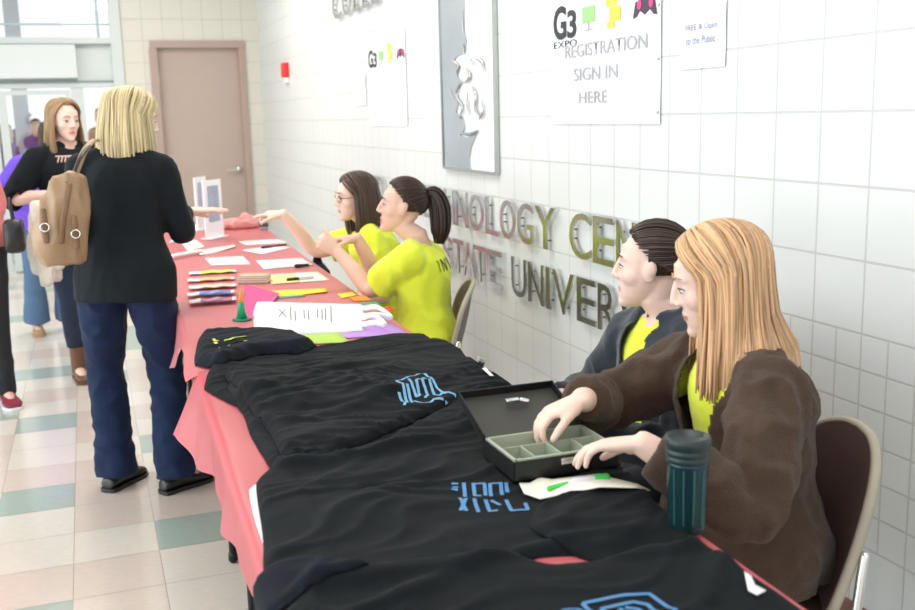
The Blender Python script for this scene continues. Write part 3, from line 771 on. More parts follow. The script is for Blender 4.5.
TORSO = [(0.00, 0.150, 0.105), (0.12, 0.168, 0.118), (0.24, 0.158, 0.108), (0.42, 0.132, 0.094), (0.60, 0.140, 0.102), (0.76, 0.152, 0.112), (0.87, 0.150, 0.100), (0.94, 0.115, 0.078), (1.0, 0.066, 0.058)]
def spine(P, N, bow, t):
    """pelvis floor to neck base, bowed backwards"""
    return P.lerp(N, t) + bow * math.sin(PI * t)
def torso_rings(P, N, r0, r1, bow, grow=0.0, t0=0.0, t1=1.0, prof=TORSO, wide=1.0, n=14, hem=0.0):
    out = []
    for i in range(n):
        t = t0 + (t1 - t0) * i / (n - 1); tc = min(max(t, 0), 1)
        for k in range(len(prof) - 1):
            if prof[k][0] <= tc <= prof[k + 1][0]:
                f = (tc - prof[k][0]) / (prof[k + 1][0] - prof[k][0]); hw = prof[k][1] * (1 - f) + prof[k + 1][1] * f; hd = prof[k][2] * (1 - f) + prof[k + 1][2] * f; break
        c = spine(P, N, bow, tc) if t >= 0 else P + (P - spine(P, N, bow, 0.1)).normalized() * (-t) * (N - P).length
        ax = (N - P).normalized(); r = r0.lerp(r1, tc).normalized(); r = (r - ax * r.dot(ax)).normalized(); f_ = ax.cross(r)
        g = grow + (hem * max(0, 0.35 - tc) / 0.35)
        out.append((c, r * (hw * wide + g), f_ * (hd * wide + g)))
    return out
def ik(a, b, l1, l2, pole):
    d = b - a; L = min(d.length, (l1 + l2) * 0.999); dn = d.normalized()
    x = (l1 * l1 - l2 * l2 + L * L) / (2 * L); h = math.sqrt(max(l1 * l1 - x * x, 0))
    p = V(pole) - dn * V(pole).dot(dn); p.normalize()
    return a + dn * x + p * h

class Person:
    def __init__(s, name, label, base, P, N, facing, head, head_dir, head_roll=0.0, shoulders=None, bow=0.0, scale=1.0, group=None, wide=1.0, neck_r=0.050):
        s.root = empty('person', base); tag(s.root, label, 'person', group)
        s.P, s.N, s.k = V(P), V(N), scale
        f = V((facing[0], facing[1], 0)).normalized(); s.f = f; s.r = V((f.y, -f.x, 0))
        sf = f if shoulders is None else V((shoulders[0], shoulders[1], 0)).normalized()
        s.sf = sf; s.sr = V((sf.y, -sf.x, 0)); s.bow = -f * bow; s.wide = wide
        s.hc = V(head); s.R = frame_from(head_dir, roll=head_roll); s.neck_r = neck_r
        up = (s.N - s.P).normalized(); s.up = up
        sr = (s.sr - up * s.sr.dot(up) * 0.7).normalized()
        s.S = {1: s.N - up * 0.055 + sr * 0.155 * wide, -1: s.N - up * 0.055 - sr * 0.155 * wide}
        s.arms = {}; s.legs = {}; s.hands = {}
    def arm(self, sd_, wrist, pole, hand=None, l1=0.265, l2=0.235, **kw):
        s = self; kw = dict(kw); side = sd_; kw['side'] = sd_
        w = V(wrist); e = ik(s.S[side], w, l1, l2, pole); s.arms[side] = (s.S[side], e, w)
        if hand: s.hands[side] = (hand[0], hand[1], kw)
    def leg(s, side, ankle, pole, foot=None, l1=0.39, l2=0.40, hipw=0.088, hipz=0.0):
        h = s.P + s.r * side * hipw + V((0, 0, hipz)); a = V(ankle); k = ik(h, a, l1, l2, pole)
        s.legs[side] = (h, k, a, V(foot) if foot else s.f)
    def arm_shape(s, bm, side, rs, frac=1.0, end=None):
        a, e, w = s.arms[side]
        pts = sm([a, a.lerp(e, 0.5), e, e.lerp(w, 0.5), w], 4)
        n = len(pts); rr = rad_at(rs, n)
        m_ = max(3, int(round(n * frac)))
        tube(bm, pts[:m_], rr[:m_], 16, round_ends=(frac >= 1))
    def body(s, mt, voxel=0.0045, arms=True, legs=False, smooth=3, open_mouth=0.0):
        bm = bmesh.new()
        head_shapes(bm, s.hc, s.R, open_mouth, s.N - s.up * 0.01, s.neck_r)
        ring_loft(bm, torso_rings(s.P, s.N, s.r, s.sr, s.bow, wide=s.wide), 24)
        for sd in (-1, 1):
            tube(bm, [s.N + V((0, 0, 0.012)), s.N.lerp(s.S[sd], 0.5) + V((0, 0, 0.008)), s.S[sd]], [0.048, 0.044, 0.047], 14)
            if sd in s.arms:
                s.arm_shape(bm, sd, [0.049, 0.044, 0.037, 0.036, 0.026])
                if sd in s.hands:
                    h = s.hands[sd]; hand_shapes(bm, s.arms[sd][2], h[0], h[1], **h[2])
            if sd in s.legs:
                h, k, a, ft = s.legs[sd]
                tube(bm, [h, h.lerp(k, .5), k, k.lerp(a, .4), a], [0.070, 0.058, 0.042, 0.040, 0.029], 14)
                tube(bm, [a + V((0, 0, -0.02)), a + ft * 0.09 + V((0, 0, -0.05))], [0.032, 0.026], 12)
        me = fuse(bm, voxel, smooth)
        me.materials.append(mt); me.materials.append(m_lips)
        Ri = s.R.inverted()
        for p in me.polygons:
            c = Ri @ (p.center - s.hc)
            if abs(c.x) < 0.020 and -0.0705 - open_mouth < c.z < -0.0505 and c.y > 0.0845 - 22 * (c.x ** 2) and abs(c.z + 0.0605 + open_mouth / 2) < 0.010 + open_mouth / 2 - 14 * c.x ** 2: p.material_index = 1
        me.transform(Matrix.Translation(-V(s.root['_w'])))
        o = bpy.data.objects.new('body', me); COL.objects.link(o); o.parent = s.root; s.bodyo = o
        return o
    def shirt(s, name, mt, grow=0.012, t0=0.0, t1=0.985, sleeve=(0.062, 0.058, 0.056), sfrac=0.42, voxel=0.008, fold=None, opening=None, hem=0.02, collar=None, label=None, smooth=4, arms=(-1, 1)):
        bm = bmesh.new()
        ring_loft(bm, torso_rings(s.P, s.N, s.r, s.sr, s.bow, grow, t0, t1, wide=s.wide, hem=hem), 28)
        for sd in arms:
            tube(bm, [s.N - s.up * 0.012, s.N.lerp(s.S[sd], 0.5) + V((0, 0, 0.004)), s.S[sd]], [0.052 + grow * .2, 0.048 + grow * .5, 0.052 + grow * .6], 16)
            if sd in s.arms:
                s.arm_shape(bm, sd, list(sleeve), sfrac); ell(bm, s.S[sd], (sleeve[0] * 0.97,) * 3)
        if collar: collar(bm, s)
        me = fuse(bm, voxel, smooth, disp=fold or folds())
        if opening:
            cut(me, lambda c: opening(s.local(c)))
        me.materials.append(mt)
        for p in me.polygons: p.use_smooth = True
        me.transform(Matrix.Translation(-V(s.root['_w'])))
        o = bpy.data.objects.new(name, me); COL.objects.link(o); o.parent = s.root
        if opening:
            md = o.modifiers.new('s', 'SOLIDIFY'); md.thickness = 0.004; md.offset = 0
        if label: o['label'] = label
        return o
    def local(s, c):
        """(t along the spine, sideways, forwards)"""
        ax = s.N - s.P; t = (c - s.P).dot(ax) / ax.length_squared
        q = c - spine(s.P, s.N, s.bow, min(max(t, 0), 1)); rr = s.r.lerp(s.sr, min(max(t, 0), 1)).normalized(); ff = ax.normalized().cross(rr) * -1
        ff = rr.cross(ax.normalized()) * -1
        return t, q.dot(rr), q.dot(ff)
    def trousers(s, name, mt, thigh=(0.094, 0.080, 0.064), shin=(0.064, 0.060, 0.058), hem=None, waist=0.30, voxel=0.009, fold=None, short=0.0, seatgrow=0.014):
        bm = bmesh.new()
        ring_loft(bm, torso_rings(s.P, s.N, s.r, s.sr, s.bow, seatgrow, -0.05, waist, wide=s.wide, n=8), 26)
        for sd, (h, k, a, ft) in s.legs.items():
            e = k.lerp(a, 1.0 - short)
            pts = sm([h, h.lerp(k, .5), k, k.lerp(e, .5), e + (V((0, 0, -0.03)) if not short else V((0, 0, 0)))], 4)
            rr = rad_at(list(thigh) + list(shin[1:]), len(pts))
            tube(bm, pts, rr, 18, round_ends=False)
            ell(bm, h, (thigh[0],) * 3)
        me = fuse(bm, voxel, 4, disp=fold or folds(0.005, (7, 7, 9), 0.001))
        me.materials.append(mt)
        for p in me.polygons: p.use_smooth = True
        me.transform(Matrix.Translation(-V(s.root['_w'])))
        o = bpy.data.objects.new(name, me); COL.objects.link(o); o.parent = s.root
        return o
    def shoe(s, side, mt, sole=None, ln=0.235, w=0.043, high=0.05, name='shoe', shaft=0.0):
        h, k, a, ft = s.legs[side]
        g = a.copy(); g.z = 0.0; u = V((ft.x, ft.y, 0)).normalized(); r = V((u.y, -u.x, 0))
        bm = bmesh.new(); rings = []
        for q, ww, hh in ((-0.30, 0.5, 0.5), (-0.28, 0.68, 0.95), (-0.2, 0.78, 1.25), (0.0, 0.78, 1.35), (0.2, 0.85, 1.05), (0.4, 1.0, 0.78), (0.55, 0.98, 0.66), (0.66, 0.78, 0.55), (0.70, 0.5, 0.40)):
            zc = high * hh / 2 + 0.012; rings.append((g + u * q * ln + V((0, 0, zc)), r * w * ww, V((0, 0, 1)) * (high * hh / 2)))
        ring_loft(bm, rings, 18)
        if shaft: tube(bm, [g + V((0, 0, 0.04)), g + V((0, 0, 0.04)).lerp(V((0, 0, 0)), 0) + (a - g) * 0.9 + V((0, 0, shaft * .5)), V((a.x, a.y, shaft)).lerp(k, 0.0)], [0.042, 0.046, 0.056], 16, round_ends=False)
        me = fuse(bm, 0.006, 3)
        o = obj(name, me, mt, s.root)
        bm = bmesh.new(); rings = []
        for z in (0.0005, 0.006, 0.014):
            pass
        out = [(-0.31, 0.35), (-0.29, 0.7), (-0.2, 0.84), (0.0, 0.80), (0.2, 0.88), (0.4, 1.05), (0.55, 1.03), (0.66, 0.82), (0.715, 0.4)]
        ps = [g + u * q * ln + r * w * ww for q, ww in out] + [g + u * q * ln - r * w * ww for q, ww in out[::-1]]
        lo = [bm.verts.new(p + V((0, 0, 0.001))) for p in ps]; hi = [bm.verts.new(p + V((0, 0, 0.018))) for p in ps]
        bm.faces.new(lo[::-1]); bm.faces.new(hi)
        for i in range(len(ps)): bm.faces.new((lo[i], lo[(i + 1) % len(ps)], hi[(i + 1) % len(ps)], hi[i]))
        so = obj('sole', bm, sole or mt, o, smooth=False); so.data.transform(Matrix.Translation(-V(s.root['_w'])))
        return o

# ---- hair
def ellp(c, R, rad, az, el, off=0.0):
    """point on the hair ellipsoid; az 0 = face, + to the right; el up"""
    v = V((math.sin(az) * math.cos(el), math.cos(az) * math.cos(el), math.sin(el)))
    return V((v.x * (rad[0] + off), v.y * (rad[1] + off), v.z * (rad[2] + off)))
def slerp(a, b, t):
    a = a.normalized(); b = b.normalized(); d = max(-1, min(1, a.dot(b))); w = math.acos(d)
    if w < 1e-4: return a
    return (a * math.sin((1 - t) * w) + b * math.sin(t * w)) / math.sin(w)
def hair_cap(bm, c, R, rad, cc, az_min, grow=0.0):
    """scalp shell, open at the face and below"""
    n, m_ = 40, 24; g = {}
    def ok(az, el): return not ((abs(az) < az_min and el < math.radians(42)) or el < math.radians(-38))
    for i in range(n):
        for j in range(m_ + 1):
            az = -PI + 2 * PI * i / n; el = -PI / 2 + PI * j / m_
            v = ellp(c, R, rad, az, el, grow); g[i, j] = (v, az, el)
    vs = {}
    for i in range(n):
        for j in range(m_):
            ks = [(i, j), ((i + 1) % n, j), ((i + 1) % n, j + 1), (i, j + 1)]
            if all(ok(g[k][1], g[k][2]) for k in ks):
                f = []
                for k in ks:
                    if k not in vs: vs[k] = bm.verts.new(c + R @ (g[k][0] + V(cc)))
                    f.append(vs[k])
                if len({v for v in f}) == 4:
                    try: bm.faces.new(f)
                    except ValueError: pass
HR = (0.080, 0.100, 0.088); HC = (0, -0.014, 0.036)
def hair_down(root, c, R, mt, length=0.30, az_min=68, n=240, part=0.015, r=0.0048, tip_in=0.15, flare=0.01, seed=1, back_push=0.02, rad=HR, lens=None, jitter=0.008, name='hair', wave=0.0, front_y=0.055, side_len=None, vol=0.008, push=None):
    rn = random.Random(seed); bm = bmesh.new(); cc = V(HC); azm = math.radians(az_min)
    hair_cap(bm, c, R, rad, HC, azm)
    for i in range(n):
        s = 1 if i % 2 else -1; q = rn.random()
        az1 = (azm + (PI - azm) * (q ** 0.85)) * s
        yr = front_y - (front_y + 0.075) * q + rn.uniform(-.01, .01)
        zz = math.sqrt(max(0.02, 1 - (yr / rad[1]) ** 2 - (part / rad[0]) ** 2))
        d0 = V((part / rad[0], yr / rad[1], zz)); d1 = V((math.sin(az1), math.cos(az1), -0.15 + rn.uniform(-.1, .1)))
        off = vol * (0.25 + rn.random()); pts = []
        K = 8
        for k in range(K + 1):
            t = k / K; d = slerp(d0, d1, t)
            # bulge sideways so front strands sweep round the face
            o = off * min(1, 0.4 + t * 1.2)
            pts.append(c + R @ (V((d.x * (rad[0] + o), d.y * (rad[1] + o), d.z * (rad[2] + o))) + cc))
        base = pts[-1]; outv = R @ V((math.sin(az1), math.cos(az1), 0)); outv.z = 0
        ln = (length if side_len is None else side_len + (length - side_len) * min(1, abs(az1) / 2.4)) * (1 + rn.uniform(-0.06, 0.04))
        total = max(0.03, ln - (c.z - base.z)); centre = V((c.x, c.y, base.z)) + (R @ V((0, -0.02, 0))).xyz * V((1, 1, 0))
        centre = V((c.x, c.y, 0)) + V(((R @ V((0, -0.03, 0))).x, (R @ V((0, -0.03, 0))).y, 0))
        jx, jy = rn.uniform(-1, 1) * jitter, rn.uniform(-1, 1) * jitter; ph = rn.random() * 6
        M = 8; rel = V((base.x, base.y, 0)) - centre
        for k in range(1, M + 1):
            t = k / M
            e = rel * (1 - tip_in * t * t) + outv * (flare * math.sin(PI * t * 0.9)) + V((jx, jy, 0)) * t
            bk = max(0, -(rel.normalized().dot((R @ V((0, 1, 0))).normalized())))
            e -= (R @ V((0, 1, 0))) * V((1, 1, 0)) * back_push * bk * t
            p = centre + e + V((0, 0, base.z - total * t)) + outv * wave * math.sin(t * 7 + ph)
            if push: p = push(p)
            pts.append(p)
        pts = sm([pts[0], pts[2], pts[4], pts[6]] + [(pts[7] + pts[8] + pts[9]) / 3] + [pts[11], pts[13], pts[15], pts[16]], 2)
        rr = rad_at([r * 0.7, r, r, r, r, r * 0.95, r * 0.8, r * 0.35], len(pts))
        tube(bm, pts, [x * rn.uniform(0.8, 1.25) for x in rr][:len(pts)] if False else rr, 5, flat=0.6, side=outv.cross(V((0, 0, 1))), round_ends=False)
    return obj(name, bm, mt, root)
def hair_back(root, c, R, mt, gather=(180, 12), n=200, r=0.0038, seed=2, rad=HR, tail=None, name='hair', tail_r=0.022, bun=None, ear=True):
    rn = random.Random(seed); bm = bmesh.new(); cc = V(HC)
    rad = tuple(x - 0.003 for x in rad)
    hair_cap(bm, c, R, rad, HC, math.radians(80))
    ga, ge = math.radians(gather[0]), math.radians(gather[1])
    dg = V((math.sin(ga) * math.cos(ge), math.cos(ga) * math.cos(ge), math.sin(ge)))
    tab = [(0, 46), (35, 40), (60, 22), (78, 2), (100, -14), (125, -34), (180, -50)]
    for i in range(n):
        az = -180 + 360 * (i + rn.random()) / n; a = abs(az)
        for (a0, e0), (a1, e1) in zip(tab[:-1], tab[1:]):
            if a0 <= a <= a1: el = e0 + (e1 - e0) * (a - a0) / (a1 - a0); break
        el = math.radians(el + rn.uniform(-3, 3)); azr = math.radians(az)
        d0 = V((math.sin(azr) * math.cos(el), math.cos(azr) * math.cos(el), math.sin(el)))
        pts = []; off = rn.uniform(0, 0.006)
        for k in range(10):
            t = k / 9; d = slerp(d0, dg, t * 0.98); o = off * math.sin(PI * min(t + .15, 1))
            pts.append(c + R @ (V((d.x * (rad[0] + o), d.y * (rad[1] + o), d.z * (rad[2] + o))) + cc))
        tube(bm, pts, [r * 0.6] + [r * 1.15] * 8 + [r * 0.9], 5, flat=0.6, round_ends=False)
    G = c + R @ (V((dg.x * rad[0], dg.y * rad[1], dg.z * rad[2])) + cc)
    back = (R @ dg).normalized()
    if tail:
        path = [G - back * 0.004] + [G + V(p) for p in tail]
        P_ = sm(path, 4)
        for i in range(110):
            a = rn.random() * 2 * PI; q = math.sqrt(rn.random()); pts = []
            for k, p in enumerate(P_):
                t = k / (len(P_) - 1); w = tail_r * (0.45 + 1.0 * math.sin(PI * min(1, t * 0.72 + 0.06))) * (1 if t < .85 else 1 - (t - .85) * 2.5)
                tt = (P_[min(k + 1, len(P_) - 1)] - P_[max(k - 1, 0)]).normalized(); s1 = tt.cross(V((0.3, 1, 0.1))).normalized(); s2 = tt.cross(s1)
                pts.append(p + (s1 * math.cos(a) + s2 * math.sin(a)) * w * q)
            cutn = len(pts) - int(rn.random() * 3)
            tube(bm, pts[:cutn], rad_at([0.004, 0.005, 0.005, 0.004, 0.0015], cutn), 5, round_ends=False)
    o = obj(name, bm, mt, root)
    if tail:
        b2 = bmesh.new(); ts = (path[2] - path[0]).normalized()
        ring_loft(b2, [(G + back * q, *(lambda a: (a * 0.018, back.cross(a) * 0.018))(back.orthogonal().normalized())) for q in (0.0, 0.012)], 14)
        obj('hair_tie', b2, m_black, root)
    if bun:
        b2 = bmesh.new()
        for k in range(26):
            a0 = rn.random() * 6; s1 = back.orthogonal().normalized(); s2 = back.cross(s1); pts = []
            rr_ = bun * rn.uniform(0.45, 1.0); hh = rn.uniform(0.004, bun * 1.1)
            for j in range(9):
                a = a0 + j * 0.55; pts.append(G + back * hh + (s1 * math.cos(a) + s2 * math.sin(a)) * rr_)
            tube(b2, pts, [0.002] + [0.008] * 7 + [0.002], 6)
        obj('hair_bun', b2, mt, root)
    return o
def hair_short(root, c, R, mt, n=260, seed=3, rad=(0.078, 0.097, 0.086)):
    rn = random.Random(seed); bm = bmesh.new(); hair_cap(bm, c, R, rad, HC, math.radians(75)); cc = V(HC)
    for i in range(n):
        az = rn.uniform(-PI, PI); a = abs(math.degrees(az)); lo = 42 if a < 60 else (10 if a < 90 else -35)
        el = math.radians(rn.uniform(lo, 90)); p0 = c + R @ (ellp(c, R, rad, az, el) + cc); p1 = c + R @ (ellp(c, R, rad, az * 1.02, el - 0.28, 0.006) + cc)
        tube(bm, [p0, p0.lerp(p1, .5) + (p0 - c).normalized() * 0.004, p1], [0.005, 0.006, 0.002], 5, round_ends=False)
    return obj('hair', bm, mt, root)
def hairmat(name, col, isl=0.35): return mat(name, col, 0.42, var=0.10, scale=40, island=isl, spec=0.45)
m_strawberry = hairmat('strawberry_blonde_hair', (0.57, 0.345, 0.185), 0.40)
m_dark = hairmat('dark_brown_hair', (0.045, 0.027, 0.020))
m_dark2 = hairmat('deep_brown_hair', (0.035, 0.018, 0.012))
m_brown = hairmat('mid_brown_hair', (0.075, 0.045, 0.033))
m_blond = hairmat('pale_blond_hair', (0.60, 0.48, 0.27), 0.3)
m_blond2 = hairmat('honey_blond_hair', (0.36, 0.23, 0.12), 0.35)

def on_object(o, pts, direction, width, name, mt, parent, lift=0.002):
    """short strokes laid on a garment by dropping them along a direction"""
    bm = bmesh.new(); bm.from_mesh(o.data); off = V(o.parent['_w']) if o.parent else V((0, 0, 0))
    bm.transform(Matrix.Translation(off)); tree = BVHTree.FromBMesh(bm); bm.free()
    d = V(direction).normalized(); out = bmesh.new()
    for ln in pts:
        prev = None; res = []
        for a, b in zip(ln[:-1], ln[1:]):
            a, b = V(a), V(b); n = max(1, int((b - a).length / 0.005)); res += [a.lerp(b, k / n) for k in range(n)]
        res.append(V(ln[-1]))
        for k, p in enumerate(res):
            hit = tree.ray_cast(p - d * 0.5, d)
            if hit[0] is None: prev = None; continue
            q = res[min(k + 1, len(res) - 1)] - res[max(k - 1, 0)]
            sd = q.cross(d); sd = sd.normalized() * width / 2 if sd.length > 1e-9 else V((0, 0, width / 2))
            c = hit[0] + hit[1] * lift * (1 if hit[1].dot(d) < 0 else -1)
            cur = [out.verts.new(c + sd), out.verts.new(c - sd)]
            if prev: out.faces.new((prev[0], prev[1], cur[1], cur[0]))
            prev = cur
    return obj(name, out, mt, parent)

# ------------------------------------------------------------------ chairs
m_chair = mat('brown_moulded_shell', (0.095, 0.055, 0.050), 0.55, var=0.05, scale=30)
m_chair2 = mat('grey_brown_shell', (0.15, 0.12, 0.10), 0.5, var=0.05, scale=30)
m_chair_edge = mat('tan_shell_edge', (0.40, 0.36, 0.28), 0.45)
def stack_chair(x, y, f, label, shell, seat_z=0.44, back_top=0.80):
    f = V((f[0], f[1], 0)).normalized(); r = V((f.y, -f.x, 0)); o0 = V((x, y, 0))
    t = empty('stacking_chair', (x, y, 0)); tag(t, label, 'chair', 'stacking chairs behind the tables')
    def L(a, b, z): return o0 + r * a + f * b + V((0, 0, z))
    # seat: rounded pan
    bm = bmesh.new(); rings = []
    for q in range(9):
        v = -0.19 + q * 0.048; w = 0.205 * (1 - (abs(v) / 0.235) ** 4) ** 0.5 ; rings.append((L(0, v, seat_z - 0.02 - 0.006 * math.cos(v * 8)), r * w, V((0, 0, 0.014))))
    ring_loft(bm, rings, 24); obj('seat', bm, shell, t)
    # backrest: shell panel curving round the back with a rounded top
    n, m_ = 18, 34; bm = bmesh.new(); g = {}
    z0, z1 = seat_z - 0.02, back_top
    for j in range(m_ + 1):
        v = 1 - (1 - j / m_) ** 1.9; z = z0 + (z1 - z0) * v
        w = 0.205 * (1 - 0.10 * v) * (1 if v < 0.6 else max(0.0, 1 - ((v - 0.6) / 0.4) ** 2.4) ** 0.45 * 0.97 + 0.03) * (1 if v > 0.12 else 0.80 + v * 1.6)
        for i in range(n + 1):
            a = -1 + 2 * i / n
            g[i, j] = bm.verts.new(L(a * w, -0.205 - 0.10 * v - 0.012 * math.sin(v * PI) + 0.055 * (a * w / 0.2) ** 2, z))
    for j in range(m_):
        for i in range(n): bm.faces.new((g[i, j], g[i + 1, j], g[i + 1, j + 1], g[i, j + 1]))
    rim = [g[0, j].co.copy() for j in range(m_ + 1)] + [g[i, m_].co.copy() for i in range(1, n)] + [g[n, j].co.copy() for j in range(m_, -1, -1)]
    bmesh.ops.recalc_face_normals(bm, faces=bm.faces[:]); bmesh.ops.solidify(bm, geom=bm.faces[:], thickness=0.012)
    bk = obj('backrest', bm, shell, t)
    bm = bmesh.new(); tube(bm, rim, 0.0115, 8, flat=1.0); e = obj('edge_trim', bm, m_chair_edge, bk); e.data.transform(Matrix.Translation(-V(t['_w'])))
    for sd in (-1, 1):
        bm = bmesh.new(); tube(bm, sm([L(sd * 0.205, -0.225, seat_z + 0.14), L(sd * 0.210, -0.215, seat_z + 0.07), L(sd * 0.212, -0.21, seat_z - 0.03), L(sd * 0.212, -0.24, 0.2), L(sd * 0.215, -0.27, 0.012)], 5), 0.0105, 10); obj('leg', bm, m_chrome, t)
        bm = bmesh.new(); tube(bm, sm([L(sd * 0.212, -0.12, seat_z - 0.045), L(sd * 0.212, 0.15, seat_z - 0.045), L(sd * 0.212, 0.20, seat_z - 0.09), L(sd * 0.215, 0.23, 0.012)], 5), 0.0105, 10); obj('leg', bm, m_chrome, t)
    bm = bmesh.new(); tube(bm, [L(-0.212, 0.0, seat_z - 0.048), L(0.212, 0.0, seat_z - 0.048)], 0.009, 8); obj('crossbar', bm, m_chrome, t)
    return t

# ------------------------------------------------------------------ the seated women
def sit_legs(p, spread=0.09, fwd=0.40, ank=0.0, z=0.075):
    for sd in (-1, 1):
        k = p.P + p.f * fwd + p.r * sd * spread
        a = V((k.x, k.y, z)) + p.f * (0.02 + ank)
        p.leg(sd, a, p.f + V((0, 0, 0.6)), hipw=0.085)
m_fleece = mat('brown_fleece', (0.070, 0.044, 0.031), 0.95, var=0.18, scale=26, sheen=0.12, bump=0.5, bscale=220, spec=0.12)
m_navy_j = mat('navy_softshell', (0.016, 0.026, 0.038), 0.75, var=0.12, scale=20, sheen=0.25, spec=0.35)
m_dkjean = mat('dark_trousers', (0.012, 0.014, 0.022), 0.8, var=0.1, sheen=0.1)
m_jean = mat('dark_blue_denim', (0.007, 0.017, 0.056), 0.85, var=0.25, scale=9, sheen=0.06, spec=0.25, bump=0.3, bscale=260)
m_ltjean = mat('washed_blue_denim', (0.085, 0.16, 0.28), 0.85, var=0.2, scale=10)
m_shoe = mat('black_leather', (0.012, 0.012, 0.013), 0.35)

# strawberry blonde woman in brown fleece, at the cash box
p = Person('person', 'seated woman in brown fleece with long strawberry blonde hair, hands in the cash box', (1.33, 1.85, 0), (1.335, 1.85, 0.505), (1.315, 1.84, 0.975), (-0.95, 0.2), (1.266, 1.860, 1.130), (-0.88, 0.50, -0.28), shoulders=(-0.95, 0.22), bow=0.02, wide=1.04)
p.arm(-1, tuple(onZ(643, 444, 0.862)), (0.2, -0.75, -0.85), l1=0.27, l2=0.235, hand=((-0.72, 0.66, -0.12), (-0.25, 0.05, -1)), side=-1, curl=(0.30, 0.35, 0.42, 0.5), thumb=0.55, thumb_curl=0.5, s=0.97)
p.arm(1, (0.965, 1.905, 0.888), (0.2, 0.9, -0.5), l1=0.285, l2=0.26, hand=((-0.84, 0.18, -0.30), (0.35, -0.1, -1)), side=1, curl=(0.62, 0.60, 0.55, 0.5), thumb=0.6, thumb_curl=0.7, s=0.97)
sit_legs(p)
p.body(m_skin_pale, voxel=0.0038, smooth=5)
face_parts(p.root, p.hc, p.R, m_strawberry)
p.shirt('t_shirt', m_yellow, grow=0.006, t0=0.1, sfrac=0.30, fold=folds(0.002))
def collar4(bm, s):
    pts = [s.N + s.r * (0.075 * math.sin(a)) + s.f * (0.058 * math.cos(a) - 0.012) + V((0, 0, 0.006 + 0.030 * (1 - math.cos(a)) / 2)) for a in [math.radians(x) for x in range(35, 326, 24)]]
    tube(bm, pts, 0.014, 8)
p.shirt('fleece_jacket', m_fleece, grow=0.030, t0=-0.06, sleeve=(0.080, 0.077, 0.062, 0.060, 0.044), sfrac=0.97, voxel=0.007, hem=0.05, collar=collar4, fold=folds(0.015, (13, 13, 9), 0.003, 3.0), smooth=4,
        opening=lambda c: c[2] > 0.03 and abs(c[1] + 0.030) < (0.034 + 0.062 * max(0, min(1, (c[0] - 0.25) / 0.7))) and c[0] > 0.12 and c[0] < 1.06 and c[2] < 0.19)
p.trousers('trousers', m_dkjean)
for sd in (-1, 1): p.shoe(sd, m_shoe)
def push4(q):      # keep hair on the outside of the shoulders
    if q.z < 1.0:
        d = q - V((1.325, 1.835, q.z)); d.z = 0; need = 0.112 + 0.25 * (1.0 - q.z) * 0.3
        if d.length < need: q = q + d.normalized() * (need - d.length)
    return q
hair_down(p.root, p.hc, p.R, m_strawberry, length=0.27, az_min=63, n=640, part=0.012, r=0.0040, tip_in=-0.05, flare=0.004, seed=4, back_push=0.028, vol=0.013, jitter=0.012, side_len=0.205, push=push4)

# dark-haired woman in the navy jacket beside her
q3 = Person('person', 'seated woman with pulled-back dark hair in a navy zip jacket over yellow', (1.43, 2.31, 0), (1.44, 2.31, 0.505), (1.430, 2.335, 0.935), (-0.98, 0.02), (1.394, 2.345, 1.088), (-0.80, 0.60, 0.0), shoulders=(-0.98, -0.05), bow=0.01)
q3.arm(-1, (1.13, 2.22, 0.70), (0.3, -0.7, -0.8), hand=((-0.8, 0.5, 0.0), (0, 0, -1)), side=-1)
q3.arm(1, (1.20, 2.52, 0.70), (0.2, 0.8, -0.7), hand=((-0.8, -0.2, 0.0), (0, 0, -1)), side=1)
sit_legs(q3)
q3.body(m_skin_pale, voxel=0.004, smooth=5)
face_parts(q3.root, q3.hc, q3.R, m_dark)
ts3 = q3.shirt('t_shirt', m_yellow, grow=0.007, t0=0.05, sfrac=0.30, fold=folds(0.002))
def collar3(bm, s):
    pts = [s.N + s.r * (0.080 * math.sin(a)) + s.f * (0.066 * math.cos(a) - 0.016) + V((0, 0, 0.012 + 0.040 * (1 - math.cos(a)) / 2)) for a in [math.radians(x) for x in range(40, 321, 20)]]
    tube(bm, pts, 0.019, 10)
    tube(bm, [s.N - s.f * 0.075 - s.r * 0.06 + V((0, 0, 0.0)), s.N - s.f * 0.10 + V((0, 0, -0.02)), s.N - s.f * 0.075 + s.r * 0.06], 0.035, 12)
j3 = q3.shirt('zip_jacket', m_navy_j, grow=0.026, t0=-0.04, sleeve=(0.074, 0.070, 0.058, 0.054, 0.042), sfrac=0.97, voxel=0.0075, hem=0.04, collar=collar3, fold=folds(0.011, (13, 13, 9), 0.002, 6.0), smooth=4,
        opening=lambda c: c[2] > 0.03 and abs(c[1]) < (0.026 + 0.030 * max(0, min(1, (c[0] - 0.3) / 0.6))) and c[0] > 0.10 and c[0] < 1.05 and c[2] < 0.19)
q3.trousers('trousers', m_dkjean)
for sd in (-1, 1): q3.shoe(sd, m_shoe)
hair_back(q3.root, q3.hc, q3.R, m_dark, gather=(180, 2), n=280, seed=5, bun=0.026)

